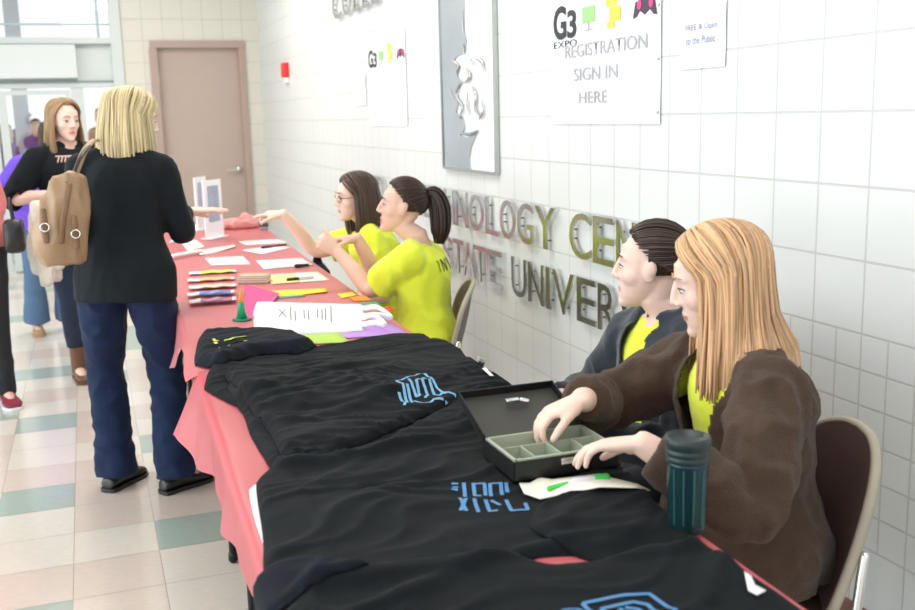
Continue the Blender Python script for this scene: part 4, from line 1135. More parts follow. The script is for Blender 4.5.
# ponytailed woman gesturing, yellow shirt
q2 = Person('person', 'seated woman with long dark ponytail in yellow shirt, both hands raised', (1.30, 4.05, 0), (1.305, 4.03, 0.505), (1.300, 4.105, 0.955), (-0.92, 0.35), (1.242, 4.13, 1.122), (-0.97, 0.24, 0.10), shoulders=(-0.82, 0.55), bow=0.005, wide=0.97)
q2.arm(-1, tuple(onX(338, 252, 1.0)), (0.3, -0.35, -1), hand=((-0.75, 0.25, 0.55), (0.1, 0.9, -0.3)), side=1, curl=(1.2, 1.3, 1.3, 1.3), thumb=0.5, l1=0.27, l2=0.235)
q2.arm(1, tuple(onX(357, 238, 1.10)), (0.1, 0.3, -1), hand=((-0.97, 0.1, -0.02), (0, -0.1, -1)), side=1, curl=(0.05, 0.9, 1.1, 1.2), thumb=0.5, l1=0.27, l2=0.235)
sit_legs(q2)
q2.body(m_skin, voxel=0.0045, smooth=4, open_mouth=0.008)
face_parts(q2.root, q2.hc, q2.R, m_dark2)
s2 = q2.shirt('t_shirt', m_yellow, grow=0.017, t0=-0.10, sleeve=(0.073, 0.073, 0.072), sfrac=0.43, hem=0.03, fold=folds(0.009, (12, 12, 8), 0.0015, 2.0))
q2.trousers('trousers', m_dkjean)
for sd in (-1, 1): q2.shoe(sd, m_shoe)
hair_back(q2.root, q2.hc, q2.R, m_dark2, gather=(180, 18), n=260, seed=6, tail=[(0.026, -0.008, -0.006), (0.046, -0.014, -0.06), (0.048, -0.016, -0.14), (0.036, -0.015, -0.215)], tail_r=0.030)
bk = q2.N - q2.sf * 0.16
on_object(s2, [[bk + q2.sr * a + V((0, 0, z0)), bk + q2.sr * b + V((0, 0, z1))] for a, z0, b, z1 in ((-0.10, -0.05, -0.10, -0.10), (-0.075, -0.05, -0.075, -0.10), (-0.075, -0.05, -0.045, -0.10), (-0.045, -0.05, -0.045, -0.10), (-0.02, -0.05, 0.0, -0.10), (0.02, -0.05, 0.0, -0.10))], q2.sf, 0.009, 'printed_lettering', m_black, q2.root)

# woman in glasses pointing across the table
q1 = Person('person', 'seated woman with glasses and shoulder-length brown hair, yellow shirt, pointing with outstretched arm', (1.35, 4.93, 0), (1.36, 4.92, 0.505), (1.31, 4.95, 0.945), (-0.97, 0.15), (1.245, 4.96, 1.105), (-0.97, -0.02, -0.06), shoulders=(-0.95, 0.25), bow=0.02)
q1.arm(1, tuple(onX(283, 214, 0.91)), (0.1, 0.2, -1), l1=0.29, l2=0.26, hand=((-0.80, 0.35, 0.05), (0, 0.2, -1)), side=1, curl=(0.15, 0.7, 1.0, 1.1), thumb=0.5, s=0.95)
q1.arm(-1, (1.17, 4.86, 0.60), (0.3, -0.5, -0.9), hand=((-0.8, 0.3, 0.0), (0, 0, -1)), side=-1)
sit_legs(q1)
q1.body(m_skin_pale, voxel=0.0048, smooth=4)
face_parts(q1.root, q1.hc, q1.R, m_brown, glasses=True)
s1 = q1.shirt('t_shirt', m_yellow, grow=0.020, t0=-0.08, sleeve=(0.074, 0.074, 0.074), sfrac=0.42, hem=0.03, fold=folds(0.009, (12, 12, 8), 0.0015, 9.0))
q1.trousers('trousers', m_dkjean)
for sd in (-1, 1): q1.shoe(sd, m_shoe)
hair_down(q1.root, q1.hc, q1.R, m_brown, length=0.19, az_min=72, n=280, seed=7, tip_in=0.02, flare=0.014, back_push=0.02, vol=0.012, r=0.005)

stack_chair(1.285, 1.83, (-0.92, 0.26), 'brown stacking chair with tan rim behind the woman in brown fleece', m_chair, back_top=0.79)
stack_chair(1.37, 2.31, (-0.98, 0.02), 'stacking chair under the woman in the navy jacket', m_chair)
stack_chair(1.215, 4.08, (-0.93, 0.30), 'grey-brown stacking chair behind the ponytailed woman in yellow', m_chair2, back_top=0.80)
stack_chair(1.29, 4.93, (-0.97, 0.15), 'stacking chair under the woman in glasses', m_chair2)

# ------------------------------------------------------------------ the standing women
m_blacksw = mat('black_fine_knit', (0.007, 0.011, 0.014), 0.8, var=0.15, scale=12, sheen=0.03, spec=0.18)
w1 = Person('person', 'standing blond woman seen from behind in black sweater and dark jeans', (0.12, 4.22, 0), (0.108, 4.20, 0.87), (0.130, 4.225, 1.375), (0.35, 0.93), (0.188, 4.265, 1.508), (0.96, 0.28, -0.20), shoulders=(0.30, 0.95), bow=-0.012, wide=0.98)
w1.arm(1, tuple(onY(184, 212, 4.44)), (0.12, -0.45, -1.0), l1=0.265, l2=0.23, hand=((1.0, 0.16, 0.0), (0, 0.05, -1)), side=1, curl=(0.06, 0.05, 0.06, 0.08), thumb=0.5, thumb_curl=0.1, s=1.16, spread=0.14)
w1.arm(-1, (0.0, 4.44, 1.04), (-0.15, -0.5, -1.0), hand=((0.3, 0.8, 0.1), (1, 0, -0.3)), side=-1)
w1.leg(-1, (0.010, 4.30, 0.085), (-0.1, 1, 0), foot=(0.62, 0.78, 0), l1=0.40, l2=0.405, hipw=0.098)
w1.leg(1, (0.238, 4.165, 0.085), (0.2, 1, 0), foot=(0.86, 0.50, 0), l1=0.41, l2=0.41, hipw=0.092)
w1.body(m_skin_pale, voxel=0.0048, smooth=4)
face_parts(w1.root, w1.hc, w1.R, m_blond2)
w1.shirt('sweater', m_blacksw, grow=0.017, t0=-0.12, sleeve=(0.066, 0.060, 0.052, 0.046, 0.036), sfrac=0.99, hem=0.035, voxel=0.008, fold=folds(0.008, (9, 9, 5), 0.001, 12.0))
w1.trousers('jeans', m_jean, thigh=(0.098, 0.092, 0.076), shin=(0.076, 0.074, 0.076, 0.086), waist=0.25, fold=folds(0.010, (10, 10, 13), 0.001, 4.0), seatgrow=0.012)
for sd in (-1, 1): w1.shoe(sd, m_shoe, ln=0.24, w=0.046)
hair_down(w1.root, w1.hc, w1.R, m_blond, length=0.165, az_min=62, n=360, seed=8, tip_in=-0.02, flare=0.014, back_push=0.012, vol=0.014, r=0.0052, part=0.0)

m_bootbrown = mat('brown_boot_leather', (0.16, 0.075, 0.04), 0.45, var=0.15)
w2 = Person('person', 'standing honey-blond woman in black top and brown boots, facing the table', (-0.11, 6.34, 0), (-0.12, 6.36, 0.87), (-0.105, 6.335, 1.375), (0.35, -0.93), (-0.095, 6.31, 1.522), (0.50, -0.86, -0.12), bow=0.0)
w2.arm(1, (-0.215, 6.16, 1.115), (-0.8, 0.1, -1.0), hand=((0.95, -0.25, 0.0), (0, 0.9, -0.3)), side=1, curl=(0.6, 0.6, 0.7, 0.7), l1=0.27, l2=0.22)
w2.arm(-1, (0.03, 6.15, 1.09), (0.8, 0.2, -1.0), hand=((-0.9, -0.3, 0.1), (0, 0.9, -0.3)), side=-1, curl=(0.6, 0.6, 0.7, 0.7))
w2.leg(1, (-0.145, 6.31, 0.085), (0.3, -1, 0), foot=(0.2, -0.98, 0)); w2.leg(-1, (0.0, 6.38, 0.085), (0.3, -1, 0), foot=(0.5, -0.86, 0))
w2.body(m_skin_pale, voxel=0.0052, smooth=3)
face_parts(w2.root, w2.hc, w2.R, m_blond2)
t2 = w2.shirt('blouse', m_blacksw, grow=0.020, t0=-0.02, sleeve=(0.072, 0.078, 0.070), sfrac=0.56, hem=0.03, fold=folds(0.008, (9, 9, 5), 0.001, 22.0))
w2.trousers('jeans', m_dkjean if False else mat('navy_denim', (0.014, 0.028, 0.060), 0.85, var=0.2), thigh=(0.088, 0.074, 0.056), shin=(0.056, 0.055, 0.050), short=0.30)
for sd in (-1, 1): w2.shoe(sd, m_bootbrown, shaft=0.30, name='boot')
hair_down(w2.root, w2.hc, w2.R, m_blond2, length=0.215, az_min=66, n=260, seed=9, tip_in=-0.04, flare=0.012, back_push=0.0, vol=0.010, r=0.005)
fr = w2.N + w2.f * 0.14
on_object(t2, [[fr + w2.r * a + V((0, 0, -0.055)), fr + w2.r * (a + 0.012) + V((0, 0, -0.085))] for a in [-0.07 + 0.018 * k for k in range(9)]] + [[fr + w2.r * -0.08 + V((0, 0, -0.052)), fr + w2.r * 0.09 + V((0, 0, -0.052))]], -w2.f, 0.007, 'lattice_neckline', m_skin_pale, w2.root)

m_purple = mat('purple_jacket', (0.16, 0.07, 0.62), 0.7, var=0.1)
q5 = Person('person', 'person in purple jacket and flared washed jeans, half hidden behind the honey-blond woman', (-0.33, 7.9, 0), (-0.32, 7.92, 0.82), (-0.285, 7.9, 1.275), (0.1, -1.0), (-0.205, 7.88, 1.405), (0.3, -0.95, -0.1))
q5.arm(1, (-0.56, 7.72, 0.98), (-0.8, 0.3, -1), hand=((0.2, -0.9, 0), (1, 0, 0)), side=1); q5.arm(-1, (-0.14, 7.75, 0.98), (0.8, 0.3, -1), hand=((-0.5, -0.8, 0), (-1, 0, 0)), side=-1)
q5.leg(1, (-0.435, 7.90, 0.085), (0, -1, 0), foot=(0.1, -1, 0), l1=0.38, l2=0.37); q5.leg(-1, (-0.22, 7.95, 0.085), (0, -1, 0), foot=(0.3, -1, 0), l1=0.38, l2=0.37)
q5.body(m_skin, voxel=0.007, smooth=1)
q5.shirt('jacket', m_purple, grow=0.024, t0=-0.12, sleeve=(0.072, 0.066, 0.056, 0.05, 0.042), sfrac=0.97, hem=0.03, voxel=0.010)
def scarf(bm, s):
    pass
bm = bmesh.new(); tube(bm, [q5.N + q5.r * (0.085 * math.sin(a)) + q5.f * (0.075 * math.cos(a)) + V((0, 0, 0.03)) for a in [k * PI / 6 for k in range(13)]], 0.028, 10); obj('scarf', bm, mat('yellow_scarf', (0.85, 0.72, 0.02), 0.8), q5.root)
q5.trousers('jeans', m_ltjean, thigh=(0.090, 0.082, 0.066), shin=(0.066, 0.080, 0.096), voxel=0.011, short=0.02)
for sd in (-1, 1): q5.shoe(sd, mat('tan_suede', (0.42, 0.28, 0.15), 0.8))
hair_down(q5.root, q5.hc, q5.R, m_brown, length=0.18, n=120, r=0.007, seed=12)

m_coral_sw = mat('coral_knit', (0.60, 0.17, 0.17), 0.8, var=0.1, sheen=0.2)
q6 = Person('person', 'person at the left edge in coral top, black trousers and maroon sneakers', (-0.60, 5.9, 0), (-0.61, 5.9, 0.88), (-0.69, 5.9, 1.38), (0.25, -0.95), (-0.72, 5.88, 1.53), (0.2, -0.95, 0))
q6.arm(-1, (-0.55, 5.80, 0.92), (0.5, 0.5, -0.4), hand=((0.0, -0.3, -1), (-1, 0, 0)), side=1); q6.arm(1, (-0.86, 5.80, 0.92), (-0.5, 0.5, -0.4), hand=((0, -0.3, -1), (1, 0, 0)), side=-1)
q6.leg(-1, (-0.515, 5.92, 0.085), (0, -1, 0), foot=(0.25, -0.97, 0), l1=0.40, l2=0.40); q6.leg(1, (-0.74, 5.95, 0.085), (0, -1, 0), foot=(-0.2, -0.98, 0), l1=0.40, l2=0.40)
q6.body(m_skin, voxel=0.006, smooth=1)
q6.shirt('sweater', m_coral_sw, grow=0.018, t0=-0.06, sleeve=(0.066, 0.060, 0.052, 0.046, 0.038), sfrac=0.96, hem=0.03, voxel=0.010)
q6.trousers('trousers', mat('black_twill', (0.012, 0.014, 0.018), 0.8, var=0.1), thigh=(0.088, 0.078, 0.062), shin=(0.062, 0.056, 0.050), voxel=0.010)
for sd in (-1, 1): q6.shoe(sd, mat('maroon_canvas', (0.22, 0.012, 0.035), 0.7), sole=m_white, ln=0.27, w=0.05, name='sneaker')
hair_short(q6.root, q6.hc, q6.R, m_dark, n=100)

def outsider(px_, py_, y, label, top, trou, hair, cap=None, face=(0.3, -1, 0), k=1.0, long=False, wide=1.0):
    h = onY(px_, py_, y); z = h.z
    f = V((face[0], face[1], 0)).normalized()
    q = Person('person', label, (h.x, y, 0), (h.x, y + .02, z * 0.55), (h.x, y + .02, z - 0.15), (f.x, f.y), tuple(h), face, wide=wide)
    q.arm(1, tuple(V((h.x, y, z * 0.56)) + q.r * 0.26), -f + V((0, 0, -1)), hand=((0, -0.2, -1), -q.r), side=-1)
    q.arm(-1, tuple(V((h.x, y, z * 0.56)) - q.r * 0.26), -f + V((0, 0, -1)), hand=((0, -0.2, -1), q.r), side=1)
    for sd in (-1, 1): q.leg(sd, tuple(V((h.x, y, 0.06)) + q.r * sd * 0.11), f, l1=z * 0.26, l2=z * 0.26)
    q.body(m_skin, voxel=0.011, smooth=1)
    q.shirt('top', top, grow=0.025, t0=-0.08, sleeve=(0.072, 0.066, 0.056, 0.05, 0.042), sfrac=0.96, voxel=0.014)
    q.trousers('trousers', trou, voxel=0.014)
    for sd in (-1, 1): q.shoe(sd, m_shoe)
    if long: hair_down(q.root, q.hc, q.R, hair, length=0.26, n=90, r=0.009, seed=14)
    else: hair_short(q.root, q.hc, q.R, hair, n=70)
    if cap:
        bm = bmesh.new(); ell(bm, q.hc + q.R @ V((0, -0.01, 0.075)), (0.09, 0.108, 0.068)); tube(bm, [q.hc + q.R @ V((-0.04, 0.11, 0.062)), q.hc + q.R @ V((0.04, 0.11, 0.062))], 0.05, 10, flat=0.2); obj('cap', bm, cap, q.root)
    return q
m_dark_j = mat('charcoal_jacket', (0.03, 0.03, 0.045), 0.8); m_dpurple = mat('dark_purple_top', (0.10, 0.04, 0.22), 0.8)
outsider(25, 119, 17.5, 'distant man outside the glass doors in black cap and dark jacket', m_dark_j, m_dkjean, m_dark, cap=m_black)
outsider(36, 127, 16.8, 'distant person in purple print top just right of the man in the cap', m_dpurple, m_dkjean, m_brown, face=(-0.5, -0.8, 0))
outsider(6, 134, 14.2, 'long-haired distant woman outside at the left edge in dark purple top', m_dpurple, m_ltjean, m_blond2, long=True, face=(0.9, -0.4, 0))
outsider(101, 117, 14.6, 'dark-haired man outside behind the sidelight in orange-brown top', mat('orange_brown_top', (0.62, 0.36, 0.20), 0.8), m_dkjean, m_dark, face=(-0.7, -0.7, 0))

# ------------------------------------------------------------------ bags and bundles carried by the standing people
m_tan = mat('tan_leather', (0.35, 0.225, 0.125), 0.45, var=0.28, scale=7, bump=0.2, bscale=90)
m_tan_dk = mat('brown_leather_strap', (0.20, 0.11, 0.055), 0.5, var=0.1)
c0 = onY(59, 212, 4.02)
t = empty('shoulder_bag', (c0.x, c0.y, 0.0)); t.location = c0; t['_w'] = tuple(c0)
tag(t, 'slouchy tan leather bag with buckled straps on the blond woman\'s left shoulder', 'bag')
bm = bmesh.new(); rings = []
for z, w, d, ox in ((-0.195, 0.060, 0.045, 0.005), (-0.19, 0.080, 0.060, 0.004), (-0.15, 0.094, 0.075, 0.0), (-0.09, 0.100, 0.082, 0.0), (-0.02, 0.092, 0.075, 0.010), (0.04, 0.084, 0.062, 0.024), (0.09, 0.066, 0.048, 0.036), (0.125, 0.05, 0.034, 0.046), (0.14, 0.03, 0.02, 0.05)):
    rings.append((c0 + V((ox, 0, z)), V((w, 0.02, 0)), V((-0.01, d, 0))))
ring_loft(bm, rings, 32)
me = fuse(bm, 0.006, 3, disp=lambda c: 0.016 * (0.5 - abs(noise.noise(V((c.x * 18, c.y * 10, c.z * 6)))) * 2) * (0.4 + max(0, (c.z - c0.z + 0.2) * 2.5)))
obj('bag_body', me, m_tan, t)
bm = bmesh.new()
tube(bm, sm([c0 + V(q) for q in ((0.00, -0.082, -0.10), (0.012, -0.088, -0.03), (0.03, -0.078, 0.04), (0.045, -0.055, 0.10))], 4), 0.0105, 8, flat=0.45, side=(1, 0, 0)); ob = obj('flap_strap', bm, m_tan_dk, t)
for q in ((-0.05, -0.083, -0.045), (0.052, -0.083, -0.075)):
    bm = bmesh.new(); tube(bm, sm([c0 + V((q[0], q[1] - 0.004, q[2] + 0.06)), c0 + V(q) + V((0, -0.006, 0.02)), c0 + V((q[0], q[1] - 0.002, q[2] - 0.05))], 3), 0.011, 8, flat=0.4, side=(1, 0, 0)); st = obj('buckle_strap', bm, m_tan_dk, t)
    bm = bmesh.new(); k_ = c0 + V(q) + V((0, -0.016, 0.0)); tube(bm, [k_ + V((0.015 * math.cos(a), 0, 0.015 * math.sin(a))) for a in [x * PI / 6 for x in range(13)]], 0.0032, 6); b_ = obj('buckle', bm, m_chrome, st); b_.data.transform(Matrix.Translation(-c0))
sh_ = onY(92, 143, 4.15); 
bm = bmesh.new(); tube(bm, sm([c0 + V((0.055, 0.0, 0.12)), onY(76, 172, 4.04), onY(84, 152, 4.08), onY(93, 141, 4.16), onY(98, 143, 4.27), onY(97, 160, 4.34)], 5), 0.013, 8, flat=0.35, side=(1, 0, 0)); obj('shoulder_strap', bm, m_tan, t)
bm = bmesh.new(); tube(bm, sm([c0 + V((0.035, -0.045, 0.11)), onY(72, 178, 4.0), onY(80, 158, 4.02), onY(89, 146, 4.11)], 5), 0.008, 8, flat=0.5); obj('dark_strap', bm, mat('black_strap', (0.02, 0.018, 0.016), 0.5), t)

m_knit = mat('ivory_knit', (0.70, 0.66, 0.57), 0.9, var=0.08, sheen=0.2)
c1 = onY(43, 232, 6.05)
bm = bmesh.new()
for (x, y, z0, z1, r) in ((-0.035, 0, 0.15, -0.20, 0.045), (0.025, 0.02, 0.15, -0.25, 0.05), (0.055, -0.02, 0.10, -0.18, 0.04), (-0.005, -0.03, 0.14, -0.27, 0.04)):
    tube(bm, sm([c1 + V((x * 0.6, y, z0)), c1 + V((x, y, (z0 + z1) / 2)), c1 + V((x * 1.3, y, z1))], 4), rad_at([r * .7, r, r * 1.15, r * .9], 9), 10)
me = fuse(bm, 0.009, 3, disp=folds(0.012, (22, 22, 7), 0.002, 2.0)); o = obj('cardigan', me, m_knit); tag(o, 'ivory cardigan draped over the honey-blond woman\'s forearm', 'cardigan')
c2 = onY(14, 228, 5.75)
t = empty('handbag', tuple(c2)); tag(t, 'small black handbag hanging beside the person in the coral top', 'handbag')
bm = bmesh.new(); box(bm, c2 + V((0, 0, -0.04)), (0.10, 0.17, 0.17), bw=0.03); obj('bag_body', fuse(bm, 0.008, 2, disp=folds(0.006, (14, 14, 14))), m_black, t)
bm = bmesh.new(); tube(bm, sm([c2 + V((0, -0.06, 0.03)), c2 + V((-0.01, -0.03, 0.14)), c2 + V((-0.01, 0.03, 0.14)), c2 + V((0, 0.06, 0.03))], 5), 0.007, 8); obj('bag_handle', bm, m_black, t)
c3 = onX(318, 262, 1.16)
t = empty('handbag', tuple(c3)); tag(t, 'navy handbag with white trim beside the woman in glasses, behind the table edge', 'handbag')
bm = bmesh.new(); tube(bm, [c3 + V((0.02, 0.08, -0.08)), c3 + V((0, 0, -0.07)), c3 + V((-0.01, -0.10, -0.08))], [0.05, 0.065, 0.05], 14); tube(bm, [c3 + V((0.0, 0.03, -0.05)), c3 + V((0.0, 0.01, 0.03)), c3 + V((0.01, 0.0, 0.075))], [0.04, 0.022, 0.012], 10)
obj('bag_body', fuse(bm, 0.008, 3, disp=folds(0.006, (14, 14, 14))), m_navy, t)
bm = bmesh.new(); tube(bm, sm([c3 + V((-0.03, 0.06, -0.01)), c3 + V((-0.055, 0.0, -0.02)), c3 + V((-0.05, -0.07, -0.04))], 4), 0.0035, 6); obj('trim_cord', bm, m_white, t)

# ------------------------------------------------------------------ cash box
m_box = mat('black_enamel_box', (0.012, 0.013, 0.013), 0.38, 0.2)
m_tray = mat('grey_green_tray', (0.36, 0.40, 0.31), 0.5)
m_lid_in = mat('lid_inside_enamel', (0.040, 0.040, 0.032), 0.5)
_c = onZ(514, 461, 0.82); bx0, by0 = _c.x, _c.y; bx1, by1 = bx0 + 0.235, by0 + 0.165
bz = TZ + max(hf_at(bx0 + 0.02 - tl(1.9), by0 + 0.01), hf_at(bx1 - 0.05 - tl(1.9), by1 - 0.03), hf_at(0.6, 1.93)) + 0.003
bh = 0.043
t = empty('cash_box', ((bx0 + bx1) / 2, (by0 + by1) / 2, bz)); tag(t, 'open black metal cash box with a grey-green coin tray under the woman\'s hands', 'cash box')
bm = bmesh.new(); cx, cy, W_, D_ = (bx0 + bx1) / 2, (by0 + by1) / 2, bx1 - bx0, by1 - by0
box(bm, (cx, cy, bz + 0.002), (W_, D_, 0.004), bw=0.001)
for c_, s_ in (((cx, by0 + 0.0015, bz + bh / 2), (W_, 0.003, bh)), ((cx, by1 - 0.0015, bz + bh / 2), (W_, 0.003, bh)), ((bx0 + 0.0015, cy, bz + bh / 2), (0.003, D_, bh)), ((bx1 - 0.0015, cy, bz + bh / 2), (0.003, D_, bh))): box(bm, c_, s_, bw=0.001)
obj('box_body', bm, m_box, t, smooth=False)
bm = bmesh.new(); box(bm, (cx, cy, bz + 0.012), (W_ - 0.008, D_ - 0.008, 0.003))
for c_, s_ in (((cx, by0 + 0.006, bz + 0.0285), (W_ - 0.006, 0.006, 0.036)), ((cx, by1 - 0.006, bz + 0.0285), (W_ - 0.006, 0.006, 0.036)), ((bx0 + 0.006, cy, bz + 0.0285), (0.006, D_ - 0.006, 0.036)), ((bx1 - 0.006, cy, bz + 0.0285), (0.006, D_ - 0.006, 0.036)), ((cx, cy + 0.02, bz + 0.026), (W_ - 0.012, 0.003, 0.026))): box(bm, c_, s_, bw=0.001)
for q in (0.25, 0.5, 0.75): box(bm, (bx0 + W_ * q, by0 + 0.055, bz + 0.026), (0.003, 0.095, 0.026), bw=0.0008)
obj('coin_tray', bm, m_tray, t, smooth=False)
bm = bmesh.new(); box(bm, (cx, by0 - 0.002, bz + bh - 0.012), (0.03, 0.004, 0.014), bw=0.0015); obj('latch', bm, m_chrome, t, smooth=False)
la = math.radians(70); hy, hz = by1 + 0.002, bz + bh; ld = V((0, math.sin(la), math.cos(la))); ln_ = V((0, math.cos(la), -math.sin(la)))
Rl = Matrix(((1, 0, 0), (0, ld.y, ln_.y), (0, ld.z, ln_.z))).to_3x3()
bm = bmesh.new(); lc = V((cx, hy, hz)) + ld * (D_ / 2)
box(bm, lc + ln_ * 0.010, (W_, D_, 0.003), rot=Rl, bw=0.001)
lid = obj('lid', bm, m_lid_in, t, smooth=False)
bm = bmesh.new()
for o2, s2_ in ((V((W_ / 2 - 0.0015, 0, 0)), (0.003, D_, 0.02)), (V((-W_ / 2 + 0.0015, 0, 0)), (0.003, D_, 0.02))): box(bm, lc + o2, s2_, rot=Rl)
box(bm, lc + ld * (D_ / 2 - 0.0015), (W_, 0.003, 0.02), rot=Rl)
o2 = obj('lid_rim', bm, m_box, lid, smooth=False); o2.data.transform(Matrix.Translation(-V(t['_w'])))
bm = bmesh.new(); kp = lc - ln_ * 0.004 + V((-0.005, 0, 0)) + ld * 0.03
box(bm, kp, (0.032, 0.010, 0.012), rot=Rl, bw=0.002); tube(bm, [kp + V((0.022, 0, 0)), kp + V((0.036, -0.004, -0.004))], 0.006, 8); o2 = obj('lock_catch', bm, m_chrome, lid); o2.data.transform(Matrix.Translation(-V(t['_w'])))

# ------------------------------------------------------------------ tumbler
m_teal = mat('dark_teal_tumbler', (0.012, 0.045, 0.050), 0.22, 0.35)
m_teal_lid = mat('dark_green_lid', (0.014, 0.030, 0.030), 0.4)
tx, ty = 0.951, 1.472
tz = TZ + hf_at(tx - tl(ty), ty) + 0.002
t = empty('travel_tumbler', (tx, ty, tz)); tag(t, 'dark teal travel tumbler with ridged screw lid at the table edge', 'tumbler')
def lathe(bm, prof, c, seg=40, mi=0):
    ring_loft(bm, [(V(c) + V((0, 0, z)), V((max(r, 0.0005), 0, 0)), V((0, max(r, 0.0005), 0))) for r, z in prof], seg, mi=mi)
bm = bmesh.new(); lathe(bm, [(0.030, 0), (0.0325, 0.003), (0.0335, 0.01), (0.0365, 0.125), (0.0368, 0.135)], (tx, ty, tz)); obj('cup_body', bm, m_teal, t)
bm = bmesh.new(); lathe(bm, [(0.0372, 0.130), (0.039, 0.132), (0.039, 0.140), (0.0378, 0.142), (0.0396, 0.145), (0.0396, 0.152), (0.0382, 0.154), (0.040, 0.157), (0.0405, 0.168), (0.0395, 0.174), (0.036, 0.175), (0.0345, 0.166), (0.0, 0.164)], (tx, ty, tz)); obj('screw_lid', bm, m_teal_lid, t)
bm = bmesh.new()
for k in range(4):
    a = math.radians(200 + k * 28); p0 = V((tx, ty, tz)) + V((math.cos(a), math.sin(a), 0)) * 0.0345; tube(bm, [p0 + V((0, 0, 0.02)), p0 + V((math.cos(a), math.sin(a), 0)) * 0.0028 + V((0, 0, 0.120))], 0.0016, 6)
obj('reflection_streaks', bm, mat('pale_teal_reflection', (0.03, 0.11, 0.12), 0.25), t)  # pale streaks stand in for vertical reflections on the cup wall

# ------------------------------------------------------------------ things on the table: papers, pens, packets
def tb(x, y, z=0.0): 
    p = onZ(x, y, TZ + 0.003 + z); return p
def sheet(name, pts, mt, label, cat, z=0.0035, th=0.0008, group=None, wav=0.0, parent=None, over=False):
    P_ = [onZ(x, y, TZ + z) for x, y in pts]; bm = bmesh.new(); n = 8
    g = {}
    for i in range(n + 1):
        for j in range(n + 1):
            u, v = i / n, j / n
            p = (P_[0] * (1 - u) + P_[1] * u) * (1 - v) + (P_[3] * (1 - u) + P_[2] * u) * v
            h = z + wav * math.sin(u * 5 + v * 3)
            if over: h = max(h, hf_at(p.x - tl(p.y), p.y) + 0.004)
            p.z = TZ + h; g[i, j] = bm.verts.new(p)
    for i in range(n):
        for j in range(n): bm.faces.new((g[i, j], g[i + 1, j], g[i + 1, j + 1], g[i, j + 1]))
    bmesh.ops.recalc_face_normals(bm, faces=bm.faces[:]); bmesh.ops.solidify(bm, geom=bm.faces[:], thickness=th)
    o = obj(name, bm, mt, parent)
    if label: tag(o, label, cat, group)
    return o
def pen(p0, p1, mt, label, cat='marker', r=0.006, z=0.011, capf=0.4, cap=None):
    a, b = onZ(*p0, TZ + z), onZ(*p1, TZ + z); t = empty(cat.replace(' ', '_'), tuple(a.lerp(b, .5))); tag(t, label, cat)
    bm = bmesh.new(); tube(bm, [a.lerp(b, capf), b], r * 0.9, 10); obj('barrel', bm, mt, t)
    bm = bmesh.new(); tube(bm, [a, a.lerp(b, capf)], r * 1.12, 10); obj('cap', bm, cap or mt, t)
m_cream = mat('cream_paper', (0.82, 0.79, 0.70), 0.7); m_yel_card = mat('yellow_card', (0.85, 0.66, 0.03), 0.6); m_pale_y = mat('pale_yellow_card', (0.83, 0.70, 0.30), 0.6)
m_magenta = mat('magenta_card', (0.78, 0.06, 0.26), 0.5); m_green = mat('green_plastic', (0.01, 0.32, 0.14), 0.35); m_purp = mat('lilac_card', (0.48, 0.25, 0.66), 0.6); m_lime = mat('lime_card', (0.42, 0.62, 0.08), 0.6)
m_red = mat('red_plastic', (0.70, 0.02, 0.02), 0.4); m_ink = mat('print_ink', (0.10, 0.09, 0.10), 0.7)
sheet('paper_sheet', [(205, 258), (243, 256), (251, 264), (211, 265)], m_white, 'blank white sheet in the middle of the far cloth behind the packets', 'paper')
sheet('paper_sheet', [(256, 260.5), (302, 258), (314, 265), (264, 269)], m_white, 'white sheet under a black marker at the wall side of the table', 'paper')
sheet('paper_sheet', [(241, 250), (272, 246), (292, 247), (263, 254)], m_white, 'white form with a black pen lying on it, second from the far sign holders', 'paper')
sheet('paper_sheet', [(238, 241.5), (277, 239), (290, 242.5), (246, 245)], m_cream, 'long cream strip of paper near the far wall-side table edge', 'paper')
sheet('card', [(181, 243), (196, 239.5), (205, 246.5), (188, 251)], m_cream, 'small cream card near the sign holders at the left side', 'card')
sheet('paper_sheet', [(168, 243), (193, 224), (203, 226), (186, 240)], m_white, 'white sheets under the blond woman\'s outstretched hand', 'paper', wav=0.002)
bm = bmesh.new(); tube(bm, [tb(173, 256, .016), tb(201, 251, .016)], 0.016, 12, flat=0.7); tag(obj('paper_roll', bm, m_white), 'white rolled paper at the left table edge by the blond woman', 'paper roll')
sheet('paper_strip', [(196, 252), (234, 244), (236, 247), (200, 255)], m_cream, 'thin crumpled cream strip beside the white paper roll', 'paper', wav=0.004, z=0.007)
pen((262, 247.4), (286, 244.6), m_black, 'black pen on the white form farthest along the wall side')
pen((296, 266), (308, 265), m_black, 'short black marker on the white sheet at the wall side', r=0.009)
